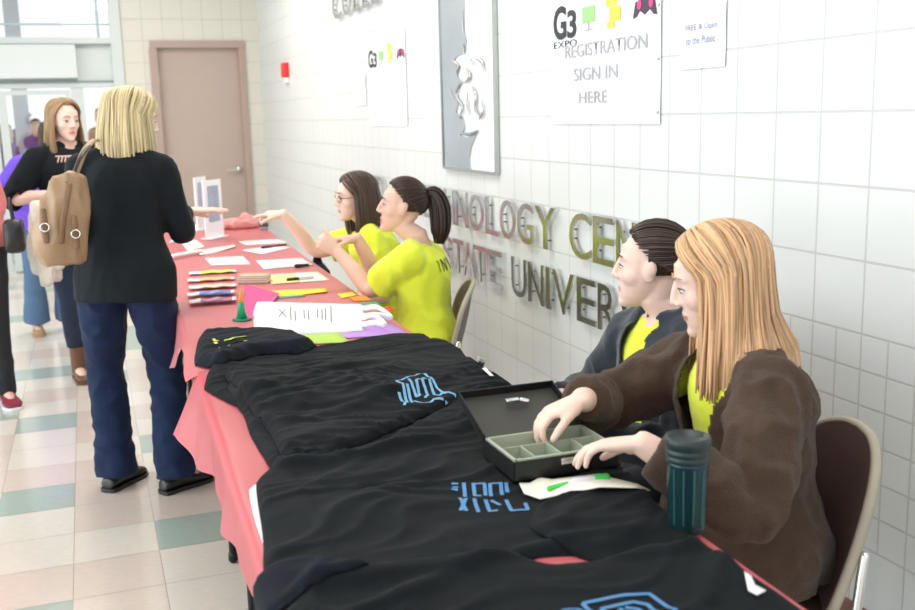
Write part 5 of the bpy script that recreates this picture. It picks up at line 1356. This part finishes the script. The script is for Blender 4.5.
# folder with yellow end, cards, marker
sheet('folder', [(262, 275), (318, 271.5), (330, 280), (272, 284)], m_cream, 'cream folder with a yellow end beside the card stack', 'folder')
sheet('paper_sheet', [(270, 275.2), (294, 273.6), (300, 282), (272, 284)], m_pale_y, 'pale yellow sheet lying on the cream folder', 'paper', z=0.0052)
pen((288, 279.6), (313, 277.4), m_chrome, 'black-capped silver marker on the yellow sheet', cap=m_black, r=0.007)
A, B = tb(242, 284), tb(271, 283.5); d_ = (B - A).normalized(); L_ = (B - A).length; Rz = Matrix((( d_.x, -d_.y, 0), (d_.y, d_.x, 0), (0, 0, 1)))
for k in range(7):
    bm = bmesh.new(); box(bm, A.lerp(B, 0.5) + V((0.002 * math.sin(k * 2), 0.05, 0.003 + 0.0052 * k)), (L_, 0.085, 0.0045), rot=Rz, bw=0.0008)
    tag(obj('card_pack', bm, m_cream if k % 2 else mat('kraft_card', (0.55, 0.42, 0.30), 0.7), smooth=False), '%s in the low stack beside the packets, %s of its seven' % ('white card' if k % 2 else 'tan card', ('bottom', 'second', 'third', 'middle', 'fifth', 'sixth', 'top')[k]), 'card', 'cards in the low stack beside the packets')
sheet('card', [(260, 292), (326, 287.5), (328, 292), (277, 296.5)], m_yel_card, 'bright yellow paper strip behind the white tote bag', 'card', z=0.006, wav=0.002)
sheet('card', [(262, 296), (300, 293.6), (306, 296), (270, 299)], mat('teal_card', (0.06, 0.30, 0.28), 0.6), 'dark teal strip edge just under the yellow strip', 'card', z=0.004)
# packets fanned on the cloth
for k, (c_, lab) in enumerate((((0.55, 0.75, 0.08), 'lime green'), ((0.86, 0.45, 0.16), 'orange'), ((0.80, 0.60, 0.45), 'peach'), ((0.12, 0.24, 0.70), 'blue'), ((0.36, 0.08, 0.20), 'plum'))):
    y = 268 + k * 7.4; x0 = 189 - (k % 2) * 1.5
    P0, P1 = onZ(x0, y + 3, TZ + 0.02), onZ(x0 + 47, y, TZ + 0.02); w = 0.105; bm = bmesh.new()
    dd = (P1 - P0); nn = V((-dd.y, dd.x, 0)).normalized(); g = {}
    for i in range(13):
        for j in range(7):
            u, v = i / 12, j / 6; p = P0 + dd * u + nn * w * (v - 0.5)
            p.z = TZ + 0.006 + 0.018 * (5 - k) * 0 + 0.007 * math.sin(PI * u) ** 0.5 * math.sin(PI * v) ** 0.6 + 0.0022 * k + 0.002 * math.sin(u * 17 + k) + 0.006 * (1 - v)
            p.z += 0.03 * (v < 0.01) * 0
            g[i, j] = bm.verts.new(p)
    for i in range(12):
        for j in range(6):
            f = bm.faces.new((g[i, j], g[i + 1, j], g[i + 1, j + 1], g[i, j + 1])); f.material_index = 1 if (3 <= i <= 10 and not (i in (6, 7) and j == 3)) else 0
    bmesh.ops.recalc_face_normals(bm, faces=bm.faces[:]); bmesh.ops.solidify(bm, geom=bm.faces[:], thickness=0.003)
    tag(obj('snack_packet', bm, [m_white, mat('packet_' + lab.replace(' ', '_'), c_, 0.3)]), 'white packet with a %s label in the fan of small packets' % lab, 'packet')
# green cone and magenta folded card
cpos = tb(242, 320)
t = empty('toy_cone', tuple(cpos)); tag(t, 'small green cone with an orange tip standing beside the magenta card', 'cone')
bm = bmesh.new(); lathe(bm, [(0.036, 0.0), (0.036, 0.005), (0.022, 0.007)], cpos, 24); obj('cone_base', bm, mat('dark_green_plastic', (0.005, 0.16, 0.08), 0.4), t)
bm = bmesh.new(); lathe(bm, [(0.021, 0.006), (0.010, 0.065), (0.009, 0.070)], cpos, 20); obj('cone_body', bm, m_green, t)
bm = bmesh.new(); lathe(bm, [(0.009, 0.070), (0.0035, 0.112), (0.001, 0.116)], cpos, 16); obj('cone_tip', bm, mat('orange_plastic', (0.85, 0.30, 0.04), 0.4), t)
a, b, c, d = tb(245, 319), tb(262, 316), tb(268, 297), tb(246, 297)
bm = bmesh.new(); a2, b2 = a + V((0, 0, .03)), b + V((0, 0, .028)); top1, top2 = V(d) + V((0, 0, 0.055)), V(c) + V((0.05, 0, 0.012))
quad(bm, [a, b, top2, top1]); quad(bm, [top1, top2, V(c) + V((0, .03, 0)), V(d) + V((0, .04, 0))]); bmesh.ops.remove_doubles(bm, verts=bm.verts[:], dist=1e-4); bmesh.ops.solidify(bm, geom=bm.faces[:], thickness=0.0015)
tag(obj('folded_card', bm, m_magenta, smooth=False), 'folded magenta card standing between the green cone and the tote', 'card')
# white tote bag with dark print
tt = empty('tote_bag', tuple(tb(305, 316))); tag(tt, 'folded white tote bag with a dark line print on the table', 'tote bag')
P_ = [onZ(x, y, TZ + 0.02) for x, y in ((252, 299), (366, 303), (364, 327), (254, 333))]; bm = bmesh.new(); n = 26; g = {}
TG = {}
def tote(u, v, lift=0.0):
    p = (P_[0] * (1 - u) + P_[1] * u) * (1 - v) + (P_[3] * (1 - u) + P_[2] * u) * v
    e = min(u, 1 - u, v * 0.6, (1 - v) * 0.6); p.z = TZ + 0.006 + 0.016 * min(1, e / 0.06) ** 0.5 + 0.004 * noise.noise(V((u * 6, v * 3, 1))) + lift
    return p
for i in range(n + 1):
    for j in range(n + 1): g[i, j] = bm.verts.new(tote(i / n, j / n))
for i in range(n):
    for j in range(n): bm.faces.new((g[i, j], g[i + 1, j], g[i + 1, j + 1], g[i, j + 1]))
bmesh.ops.recalc_face_normals(bm, faces=bm.faces[:]); bmesh.ops.solidify(bm, geom=bm.faces[:], thickness=0.004); obj('bag_panel', bm, m_white, tt)
def uvstroke(bm, fn, lines, w):
    for ln in lines:
        for a, b in zip(ln[:-1], ln[1:]):
            k_ = 6; pr_ = None
            for q in range(k_ + 1):
                u = a[0] + (b[0] - a[0]) * q / k_; v = a[1] + (b[1] - a[1]) * q / k_
                p = fn(u, v, 0.0012); p2_ = fn(u + (b[0] - a[0]) * .01 + 1e-4, v + (b[1] - a[1]) * .01, 0.0012); t_ = (p2_ - p).normalized(); s_ = t_.cross(V((0, 0, 1))).normalized() * w / 2
                cur = [bm.verts.new(p + s_), bm.verts.new(p - s_)]
                if pr_: bm.faces.new((pr_[0], pr_[1], cur[1], cur[0]))
                pr_ = cur
bm = bmesh.new()
uvstroke(bm, tote, [[(.23, .35), (.30, .62)], [(.23, .62), (.30, .35)], [(.34, .70), (.34, .25), (.70, .22), (.70, .80)], [(.38, .72), (.38, .40), (.46, .38), (.46, .68)], [(.50, .70), (.50, .38), (.58, .36), (.58, .66), (.50, .70)], [(.62, .36), (.62, .72)], [(.36, .82), (.68, .86)], [(.24, .78), (.30, .80)], [(.65, .3), (.65, .74)]], 0.0035)
obj('printed_emblem', bm, m_ink, tt)
for k in range(2):
    a_, b_ = tote(0.97, 0.25 + 0.4 * k), tote(0.97, 0.55 + 0.35 * k); e_ = onZ(392 - 6 * k, 318 + 7 * k, TZ + 0.03)
    bm = bmesh.new(); tube(bm, sm([a_, a_.lerp(e_, 0.6) + V((0, 0.03, 0.02)), e_, b_.lerp(e_, 0.5) + V((0, -0.02, 0.012)), b_], 6), 0.011, 8, flat=0.35, side=(0, 0, 1)); obj('handle', bm, m_white, tt)
sheet('card', [(330, 328), (392, 323), (408, 334), (345, 338)], m_purp, 'lilac sheet between the tote bag and the black shirts', 'card', z=0.004)
sheet('card', [(268, 334), (338, 331), (350, 342), (290, 345)], m_lime, 'lime green sheet half under the black shirts', 'card', z=0.005)
sheet('card', [(337, 294), (352, 291.5), (357, 295), (342, 298)], m_yel_card, 'small yellow card left of the green card by the ponytailed woman', 'card', z=0.004)
sheet('card', [(350, 297), (366, 295.5), (372, 300), (354, 301)], mat('orange_card', (0.85, 0.28, 0.03), 0.6), 'small orange card nearest the ponytailed woman\'s arms', 'card', z=0.006)
sheet('card', [(360, 302), (376, 301), (382, 305), (365, 307)], m_green, 'small green card beside the tote bag handles', 'card', z=0.007)
sheet('card', [(374, 308), (390, 306), (396, 310), (380, 312)], m_red, 'small red card at the table edge beside the tote bag handles', 'card', z=0.005)
# crumpled pink plastic and cup at the far end
c_ = tb(240, 228); bm = bmesh.new()
ell(bm, c_ + V((0, 0, 0.03)), (0.13, 0.10, 0.035)); ell(bm, c_ + V((0.06, 0.05, 0.05)), (0.07, 0.06, 0.04)); ell(bm, c_ + V((-0.08, 0.1, 0.02)), (0.08, 0.08, 0.03))
tag(obj('crumpled_plastic', fuse(bm, 0.010, 1, disp=lambda c: 0.03 * (0.5 - abs(noise.noise(c * 14)) * 2) if c.z > TZ + 0.014 else 0.0), mat('pale_pink_film', (0.88, 0.48, 0.48), 0.3, transl=0.4)), 'crumpled pink plastic sheet at the far end of the table', 'plastic sheet')
c_ = tb(264, 229.5); t = empty('drinking_cup', tuple(c_)); tag(t, 'small grey cup at the far end of the table beside the pointing hand', 'cup')
bm = bmesh.new(); lathe(bm, [(0.028, 0), (0.030, 0.004), (0.038, 0.085), (0.036, 0.086), (0.028, 0.01), (0.0, 0.008)], c_, 24); obj('cup_wall', bm, mat('grey_cup', (0.35, 0.36, 0.40), 0.25), t)
bm = bmesh.new(); lathe(bm, [(0.0325, 0.022), (0.0355, 0.06)], c_, 24); obj('cup_label', bm, m_ink, t)
# standing sign holders
for (xb, yb, ht, ang, w_, lab) in ((215, 238, 0.37, 50, 0.20, 'nearer white sign holder standing on the far end of the table, blue-grey picture'), (203, 229, 0.36, 62, 0.20, 'farther white sign holder standing behind the other one')):
    c_ = tb(xb, yb); a_ = math.radians(ang); r_ = V((math.cos(a_), math.sin(a_), 0)); f_ = V((math.sin(a_), -math.cos(a_), 0))
    t = empty('sign_holder', tuple(c_)); tag(t, lab, 'sign holder'); Rm = Matrix(((r_.x, -f_.x, 0), (r_.y, -f_.y, 0), (0, 0, 1)))
    bm = bmesh.new(); box(bm, c_ + V((0, 0, ht / 2 + 0.003)), (w_, 0.012, ht), rot=Rm, bw=0.003); obj('panel', bm, mat('white_acrylic', (0.90, 0.92, 0.95), 0.3), t, smooth=False)
    bm = bmesh.new(); box(bm, c_ + V((0, 0, 0.004)), (w_, 0.08, 0.008), rot=Rm, bw=0.002); obj('foot', bm, mat('white_acrylic', (0.90, 0.92, 0.95), 0.3), t, smooth=False)
    bm = bmesh.new(); box(bm, c_ + V((0, 0, ht * 0.60)) - V((f_.x, f_.y, 0)) * -0.0075, (w_ * 0.62, 0.002, ht * 0.62), rot=Rm); obj('picture', bm, mat('blue_grey_picture', (0.38, 0.44, 0.55), 0.4, var=0.3, scale=22), t, smooth=False)
# torn white envelope, highlighter and pen beside the cash box
E_ = px((519, 487), (530, 489), (540, 482), (552, 486), (600, 481), (645, 488), (640, 497), (600, 501), (540, 502), (524, 499))
bm = bmesh.new(); vs = [bm.verts.new(surf(u, y, hf_at(u, y) + 0.006 + 0.006 * (k % 2))) for k, (u, y) in enumerate(E_)]
f = bm.faces.new(vs); bmesh.ops.triangulate(bm, faces=[f]); bmesh.ops.subdivide_edges(bm, edges=bm.edges[:], cuts=3, use_grid_fill=True)
for v in bm.verts: v.co.z = max(v.co.z, TZ + hf_at(v.co.x - tl(v.co.y), v.co.y) + 0.004)
bmesh.ops.recalc_face_normals(bm, faces=bm.faces[:]); bmesh.ops.solidify(bm, geom=bm.faces[:], thickness=0.0015)
tag(obj('envelope', bm, m_cream), 'torn cream envelope on the black shirt in front of the cash box', 'envelope')
def lying(name, cat, label, p0, p1, r, parts, dz=0.018):
    a, b = onZ(*p0, TZ + 0.03), onZ(*p1, TZ + 0.03)
    for q in (a, b): q.z = TZ + hf_at(q.x - tl(q.y), q.y) + dz
    t = empty(name, tuple(a.lerp(b, .5))); tag(t, label, cat)
    for nm, f0, f1, rr, m_ in parts:
        bm = bmesh.new(); tube(bm, [a.lerp(b, f0), a.lerp(b, f1)], r * rr, 12); obj(nm, bm, m_, t)
m_hgreen = mat('bright_green_cap', (0.05, 0.60, 0.08), 0.35)
lying('highlighter', 'highlighter', 'white highlighter with green cap lying across the torn envelope', (575, 484), (606, 480), 0.0085, [('barrel', 0, 0.66, 1, mat('pale_lilac_plastic', (0.72, 0.68, 0.80), 0.35)), ('cap', 0.66, 1, 1.1, m_hgreen)])
lying('ballpoint_pen', 'pen', 'thin green pen lying beside the white highlighter', (549, 489), (574, 483), 0.005, [('barrel', 0, 0.8, 1, m_hgreen), ('cap', 0.8, 1, 1.15, m_white)], dz=0.016)

# ------------------------------------------------------------------ on the right wall
def wall_pt(y, z, off=0.0): return V((WX - off, y, z))
def wall_text(body, y_left, z_base, w, h, off, parent, mt, name='lettering', bold=0.0, ext=0.0):
    me = fit_text(body, w, h, bold, ext)
    for v in me.vertices:
        x, y, z = v.co; v.co = V((WX - off - z, y_left - x, z_base + y))
    return obj(name, me, mt, parent, smooth=False)
m_letter = mat('satin_metal_letter', (0.52, 0.54, 0.55), 0.24, 1.0, var=0.15, scale=7)
m_pin = mat('mounting_pin', (0.2, 0.2, 0.2), 0.4, 1.0)
CNT = {}
def metal_word(word, xs, z0, z1, row, wname):
    for ch, (xa, xb, ya) in zip(word, xs):
        CNT[(wname, ch)] = CNT.get((wname, ch), 0) + 1
    seen = {}
    for ch, (xa, xb, _) in zip(word, xs):
        y0, y1 = onX(xa, 200, WX).y, onX(xb, 200, WX).y
        seen[ch] = seen.get(ch, 0) + 1
        o_ = {1: 'first ', 2: 'second ', 3: 'third '}[seen[ch]] if CNT[(wname, ch)] > 1 else ''
        t = empty('metal_letter', (WX, (y0 + y1) / 2, z0)); tag(t, ('metal %sletter %s of %s, %s line on the wall' % (o_, ch, wname, row) if ' ' not in wname else 'metal %sletter %s %s, %s line on the wall' % (o_, ch, wname, row)), 'letter', 'metal letters on the wall')
        wall_text(ch, y0, z0, y0 - y1, z1 - z0, 0.026, t, m_letter, name='letter_face', bold=0.0, ext=0.004)
        for q in ((0.4, 0.6) if ch in 'COGS' else (0.31,) if ch == 'A' else (0.2, 0.85) if ch in 'TI' else (0.15,) if ch == 'V' else (0.2,) if ch == 'Y' else (0.25, 0.75)):
            bm = bmesh.new(); c_ = wall_pt((y0 + y1) / 2 + (y0 - y1) * (0.0 if ch in 'TYIVA' else 0.0 if ch == 'S' else 0.42), z0 + (z1 - z0) * q)
            tube(bm, [c_ - V((0.024, 0, 0)), c_ - V((0.001, 0, 0))], 0.004, 6); obj('mounting_pin', bm, m_pin, t)
def cx_(l, k=3.05, o=420): return [(o + a / k, o + b / k, 0) for a, b in l]
z_r1 = (onX(449.5, 222, WX).z, onX(449.5, 189, WX).z); z_r2 = (onX(507, 289.5, WX).z, onX(507, 252.5, WX).z)
metal_word('CED', [(368.5, 374, 0), (375, 381, 0), (382, 388.5, 0)], 0.917, 1.101, 'upper', 'before TECHNOLOGY')
def ypx(y):   # photograph column of a place along the wall at letter height
    v = V((WX, y, 1.0)) - EYE; return 457.5 + F * v.dot(_right) / v.dot(_fwd)
metal_word('TECHNOLOGY', [(ypx(5.84), ypx(5.70), 0), (ypx(5.65), ypx(5.52), 0), (439, 447, 0), (449, 458.5, 0), (460, 472.3, 0), (474, 488, 0), (490.5, 503.5, 0), (505.2, 520, 0), (522.5, 538.5, 0), (540.5, 561, 0)], 0.917, 1.101, 'upper', 'TECHNOLOGY')
metal_word('CENTER', [(575.5, 597, 0), (599.5, 620.5, 0), (ypx(3.335), ypx(3.20), 0), (ypx(3.16), ypx(3.03), 0), (ypx(3.0), ypx(2.87), 0), (ypx(2.84), ypx(2.70), 0)], 0.917, 1.101, 'upper', 'CENTER')
metal_word('STATE', [(446, 456, 0), (457, 466.5, 0), (466, 478.5, 0), (477.5, 489.5, 0), (490.5, 506, 0)], 0.660, 0.842, 'lower', 'STATE')
metal_word('UNIVERSITY', [(516, 531, 0), (533, 548.5, 0), (551, 555.5, 0), (558, 580, 0), (583, 602, 0), (604.5, 624, 0), (628, 646, 0), (ypx(3.12), ypx(3.08), 0), (ypx(3.04), ypx(2.91), 0), (ypx(2.88), ypx(2.73), 0)], 0.660, 0.842, 'lower', 'UNIVERSITY')
_yc = [onX(x, 10, WX).y for x in (344.6, 353.0, 354.5, 363.0, 365.5, 371.5, 374, 380.5, 383, 390)]
metal_word('COLLE', [(344.6, 353, 0), (354.5, 363, 0), (365.5, 371.5, 0), (374, 380.5, 0), (383, 390, 0)], 2.212, 2.40, 'top', 'at the top edge')

# steel plaque with a cut figure
pt = empty('wall_plaque', (WX, 4.92, 1.22)); tag(pt, 'tall steel and white relief plaque with a ragged cut-metal figure on the wall', 'plaque')
def wq(x, y, off=0.0): p = onX(x, y, WX); p.x = WX - off; return p
def wall_plate(pts, off, th, mt, name, parent, bw=0.0):
    """flat plate on the wall with an outline read at the wall plane"""
    bm = bmesh.new(); vs = [bm.verts.new(wq(x, y, off)) for x, y in pts]; f = bm.faces.new(vs); bmesh.ops.recalc_face_normals(bm, faces=[f])
    if f.normal.x > 0: bmesh.ops.reverse_faces(bm, faces=[f])
    r = bmesh.ops.extrude_face_region(bm, geom=[f]); 
    for v in [g for g in r['geom'] if isinstance(g, bmesh.types.BMVert)]: v.co.x -= th
    bmesh.ops.recalc_face_normals(bm, faces=bm.faces[:])
    return obj(name, bm, mt, parent, smooth=False)
m_steel_sheet = mat('blue_grey_steel_sheet', (0.50, 0.55, 0.58), 0.42, 0.85, var=0.18, scale=2.2)
m_enamel = mat('white_enamel_panel', (0.80, 0.82, 0.83), 0.3)
zb = onX(470, 170, WX).z
YL, YR = onX(447, 170, WX).y, onX(500, 173, WX).y
bm = bmesh.new(); box(bm, (WX - 0.006, (YL + YR) / 2, (zb + 2.75) / 2), (0.008, YL - YR, 2.75 - zb)); obj('white_panel', bm, m_enamel, pt, smooth=False)
for nm, y_, w_ in (('frame_strip', YL, 0.012), ('frame_strip', YR, 0.014)):
    bm = bmesh.new(); box(bm, (WX - 0.014, y_, (zb + 2.75) / 2), (0.024, w_, 2.75 - zb), bw=0.002); obj(nm, bm, m_brush, pt, smooth=False)
bm = bmesh.new(); box(bm, (WX - 0.014, (YL + YR) / 2, zb), (0.024, YL - YR, 0.014), bw=0.002); obj('frame_strip', bm, m_brush, pt, smooth=False)
edge = [(466, -40), (467, 10), (466, 28), (469, 40), (468, 53), (460, 56), (456, 62), (463, 66), (460, 76), (466, 82), (458, 92), (461, 104), (459, 112), (466, 118), (468, 128), (463, 135), (470, 138), (480, 131), (478, 137), (474, 146), (472, 158), (473, 169)]
wall_plate([(448.0, 165), (444.5, 60), (441.5, -40)] + edge, 0.011, 0.006, m_steel_sheet, 'steel_sheet', pt)
for ln, wd in (([(466, 10), (467, 34)], .010), ([(457, 61), (462, 66), (460, 73)], .016), ([(470, 68), (474, 76), (469, 83)], .02), ([(480, 58), (486, 62), (488, 72)], .018), ([(463, 84), (460, 96), (466, 106), (464, 118)], .020), ([(476, 86), (480, 96), (479, 108), (484, 116)], .020), ([(486, 100), (487, 112), (483, 119)], .016), ([(472, 92), (471, 104), (474, 116)], .014), ([(464, 133), (474, 134), (482, 130)], .016), ([(453, 88), (456, 98)], .010), ([(467, 44), (468, 55)], .012), ([(474, 58), (478, 66)], .012)):
    bm = bmesh.new(); pp = sm([wq(x, y, 0.022) for x, y in ln], 4); tube(bm, pp, rad_at([wd * .3, wd * .55, wd * .6, wd * .25], len(pp)), 8, flat=0.5, side=(0, 1, 0)); obj('relief_stroke', bm, m_brush, pt)

# posters
m_poster = mat('poster_white', (0.86, 0.88, 0.92), 0.45); m_ptext = mat('poster_grey_ink', (0.42, 0.44, 0.47), 0.6); m_pblack = mat('poster_black_ink', (0.02, 0.025, 0.03), 0.5); m_pgreen = mat('poster_green', (0.33, 0.62, 0.24), 0.5); m_pyel = mat('poster_yellow', (0.88, 0.72, 0.08), 0.5); m_pdark = mat('poster_plum', (0.06, 0.03, 0.07), 0.5); m_ppink = mat('poster_pink', (0.75, 0.05, 0.22), 0.5)
def poster(name, y0, y1, z0, z1, label, curl=0.0):
    t = empty(name, (WX, (y0 + y1) / 2, z0)); tag(t, label, 'poster')
    bm = bmesh.new(); n = 10; g = {}
    for i in range(n + 1):
        for j in range(n + 1):
            u, v = i / n, j / n; g[i, j] = bm.verts.new((WX - 0.004 - 0.0015 * math.sin(u * 5 + v * 4) ** 2 - curl * max(0, 0.15 - v), y0 + (y1 - y0) * u, z0 + (z1 - z0) * v))
    for i in range(n):
        for j in range(n): bm.faces.new((g[i, j], g[i + 1, j], g[i + 1, j + 1], g[i, j + 1]))
    bmesh.ops.recalc_face_normals(bm, faces=bm.faces[:]); bmesh.ops.solidify(bm, geom=bm.faces[:], thickness=0.0006); obj('sheet', bm, m_poster, t, smooth=False)
    return t
def poly_on_wall(name, pts, parent, mt, off=0.0075):
    bm = bmesh.new(); f = bm.faces.new([bm.verts.new((WX - off, y, z)) for y, z in pts]); bmesh.ops.triangulate(bm, faces=[f]); return obj(name, bm, mt, parent, smooth=False)
def rect(y, z, w, h): return [(y, z), (y - w, z), (y - w, z + h), (y, z + h)]
def logo_row(t, y0, ztop, w, h, faded=False):
    """black G3, green screen, yellow blocky shape, dark game pad; y0 left edge"""
    wall_text('G', y0, ztop - h, w * 0.145, h * 0.98, 0.0075, t, m_pblack, bold=0.03, name='printed_letter'); wall_text('3', y0 - w * 0.155, ztop - h, w * 0.10, h * 0.80, 0.0075, t, m_pblack, bold=0.03, name='printed_letter')
    gx = y0 - w * 0.315; poly_on_wall('screen_picture', rect(gx, ztop - h * 0.66, w * 0.13, h * 0.45), t, m_pgreen)
    poly_on_wall('screen_stand', rect(gx - w * 0.055, ztop - h * 0.85, w * 0.02, h * 0.2), t, m_ptext); poly_on_wall('screen_stand', rect(gx - w * 0.02, ztop - h * 0.88, w * 0.09, h * 0.04), t, m_ptext)
    yx = y0 - w * 0.55
    for a, b, c, d in ((0.0, -0.35, 0.10, 0.5), (0.03, -0.75, 0.10, 0.42), (0.01, -0.92, 0.07, 0.2), (0.09, -0.60, 0.045, 0.24)):
        poly_on_wall('yellow_block', rect(yx - w * a, ztop + h * b, w * c, h * d * 0.9), t, m_pyel, off=0.0075 + a * 0.004)
    dx = y0 - w * 0.79; ztop = ztop - h * 0.34
    poly_on_wall('game_pad', [(dx, ztop - h * 0.45), (dx - w * .02, ztop - h * .05), (dx - w * .10, ztop + h * .05), (dx - w * .18, ztop - h * .05), (dx - w * 0.2, ztop - h * .45), (dx - w * .17, ztop - h * .42), (dx - w * .14, ztop - h * .28), (dx - w * .10, ztop - h * .40), (dx - w * .06, ztop - h * .28), (dx - w * .03, ztop - h * .42)], t, m_pdark)
    for q in (0.055, 0.15):
        cy_, cz_ = dx - w * q, ztop - h * 0.12; r_ = w * 0.018
        poly_on_wall('pad_button', [(cy_ + r_ * math.cos(a), cz_ + r_ * 1.2 * math.sin(a)) for a in [k * PI / 6 for k in range(12)]], t, m_ppink, off=0.0085)
y0, y1 = onX(552, 60, WX).y, onX(662, 60, WX).y; zt = onX(600, -12, WX).z; zb_ = onX(552, 124, WX).z
t = poster('registration_poster', y0, y1, zb_, 2.02, 'large white registration sign-in poster with four small pictures at its top', 0.0)
W_ = y0 - y1
logo_row(t, y0 - W_ * 0.035, onX(560, 6, WX).z, W_ * 0.95, 0.135)
wall_text('EXPO', y0 - W_ * 0.04, onX(556, 49, WX).z, W_ * 0.24, 0.026, 0.0075, t, m_pblack, bold=0.0)
wall_text('REGISTRATION', y0 - W_ * 0.16, onX(580, 57, WX).z, W_ * 0.74, 0.05, 0.0085, t, m_ptext, bold=0.006)
wall_text('SIGN IN', y0 - W_ * 0.25, onX(580, 81, WX).z, W_ * 0.41, 0.05, 0.0085, t, m_ptext, bold=0.006)
wall_text('HERE', y0 - W_ * 0.30, onX(590, 103, WX).z, W_ * 0.27, 0.045, 0.0085, t, m_ptext, bold=0.006)
for zz in (onX(663, 112, WX).z, onX(663, 58, WX).z, onX(663, 4, WX).z):
    bm = bmesh.new(); ell(bm, (WX - 0.008, y1 + 0.012, zz), (0.004, 0.006, 0.006), seg=10); obj('push_pin', bm, m_brush, t)
y0, y1 = onX(369, 80, WX).y, onX(407, 80, WX).y; t = poster('event_poster', y0, y1, onX(369, 126, WX).z, onX(369, 37, WX).z, 'white poster with four small pictures, left of the steel plaque'); W_ = y0 - y1
logo_row(t, y0 - W_ * 0.03, onX(371, 50, WX).z, W_ * 0.97, 0.12)
for k in range(6):
    z_ = onX(372, 82, WX).z - k * 0.035
    for a, b in ((0.08, 0.45), (0.5, 0.80)): poly_on_wall('text_line', rect(y0 - W_ * a, z_, W_ * (b - a) * (1 - 0.15 * (k % 3)), 0.006), t, mat('faint_ink', (0.66, 0.68, 0.72), 0.6))
y0, y1 = onX(354, 90, WX).y, onX(366.5, 90, WX).y; t = poster('notice_sheet', y0, y1, onX(354, 106, WX).z, onX(354, 75, WX).z, 'small white notice just left of the poster beside the plaque')
for k in range(3): poly_on_wall('text_line', rect(y0 - 0.05, onX(354, 84, WX).z - k * 0.03, (y0 - y1) * 0.6, 0.005), t, mat('faint_ink', (0.66, 0.68, 0.72), 0.6))
y0, y1 = onX(682, 40, WX).y, onX(727, 40, WX).y; t = poster('notice_sheet', y0, y1, onX(682, 70, WX).z, onX(682, 8, WX).z, 'white sheet with two grey lines of text, right of the registration poster'); W_ = y0 - y1
m_lav = mat('lavender_ink', (0.33, 0.33, 0.45), 0.6)
wall_text('FREE & Open', y0 - W_ * 0.12, onX(690, 33, WX).z, W_ * 0.72, 0.024, 0.0085, t, m_lav, bold=0.006); wall_text('to the Public', y0 - W_ * 0.14, onX(690, 45, WX).z, W_ * 0.66, 0.024, 0.0085, t, m_lav, bold=0.006)

# fire call point near the corner
c_ = onX(287.5, 71, WX); t = empty('fire_alarm', (WX, c_.y, c_.z)); tag(t, 'small red fire alarm box with white base near the room corner', 'fire alarm')
bm = bmesh.new(); box(bm, (WX - 0.025, c_.y, c_.z + 0.01), (0.045, 0.17, 0.13), bw=0.006); obj('red_housing', bm, m_red, t, smooth=False)
bm = bmesh.new(); box(bm, (WX - 0.02, c_.y, c_.z - 0.085), (0.035, 0.15, 0.05), bw=0.005); obj('white_base', bm, m_enamel, t, smooth=False)
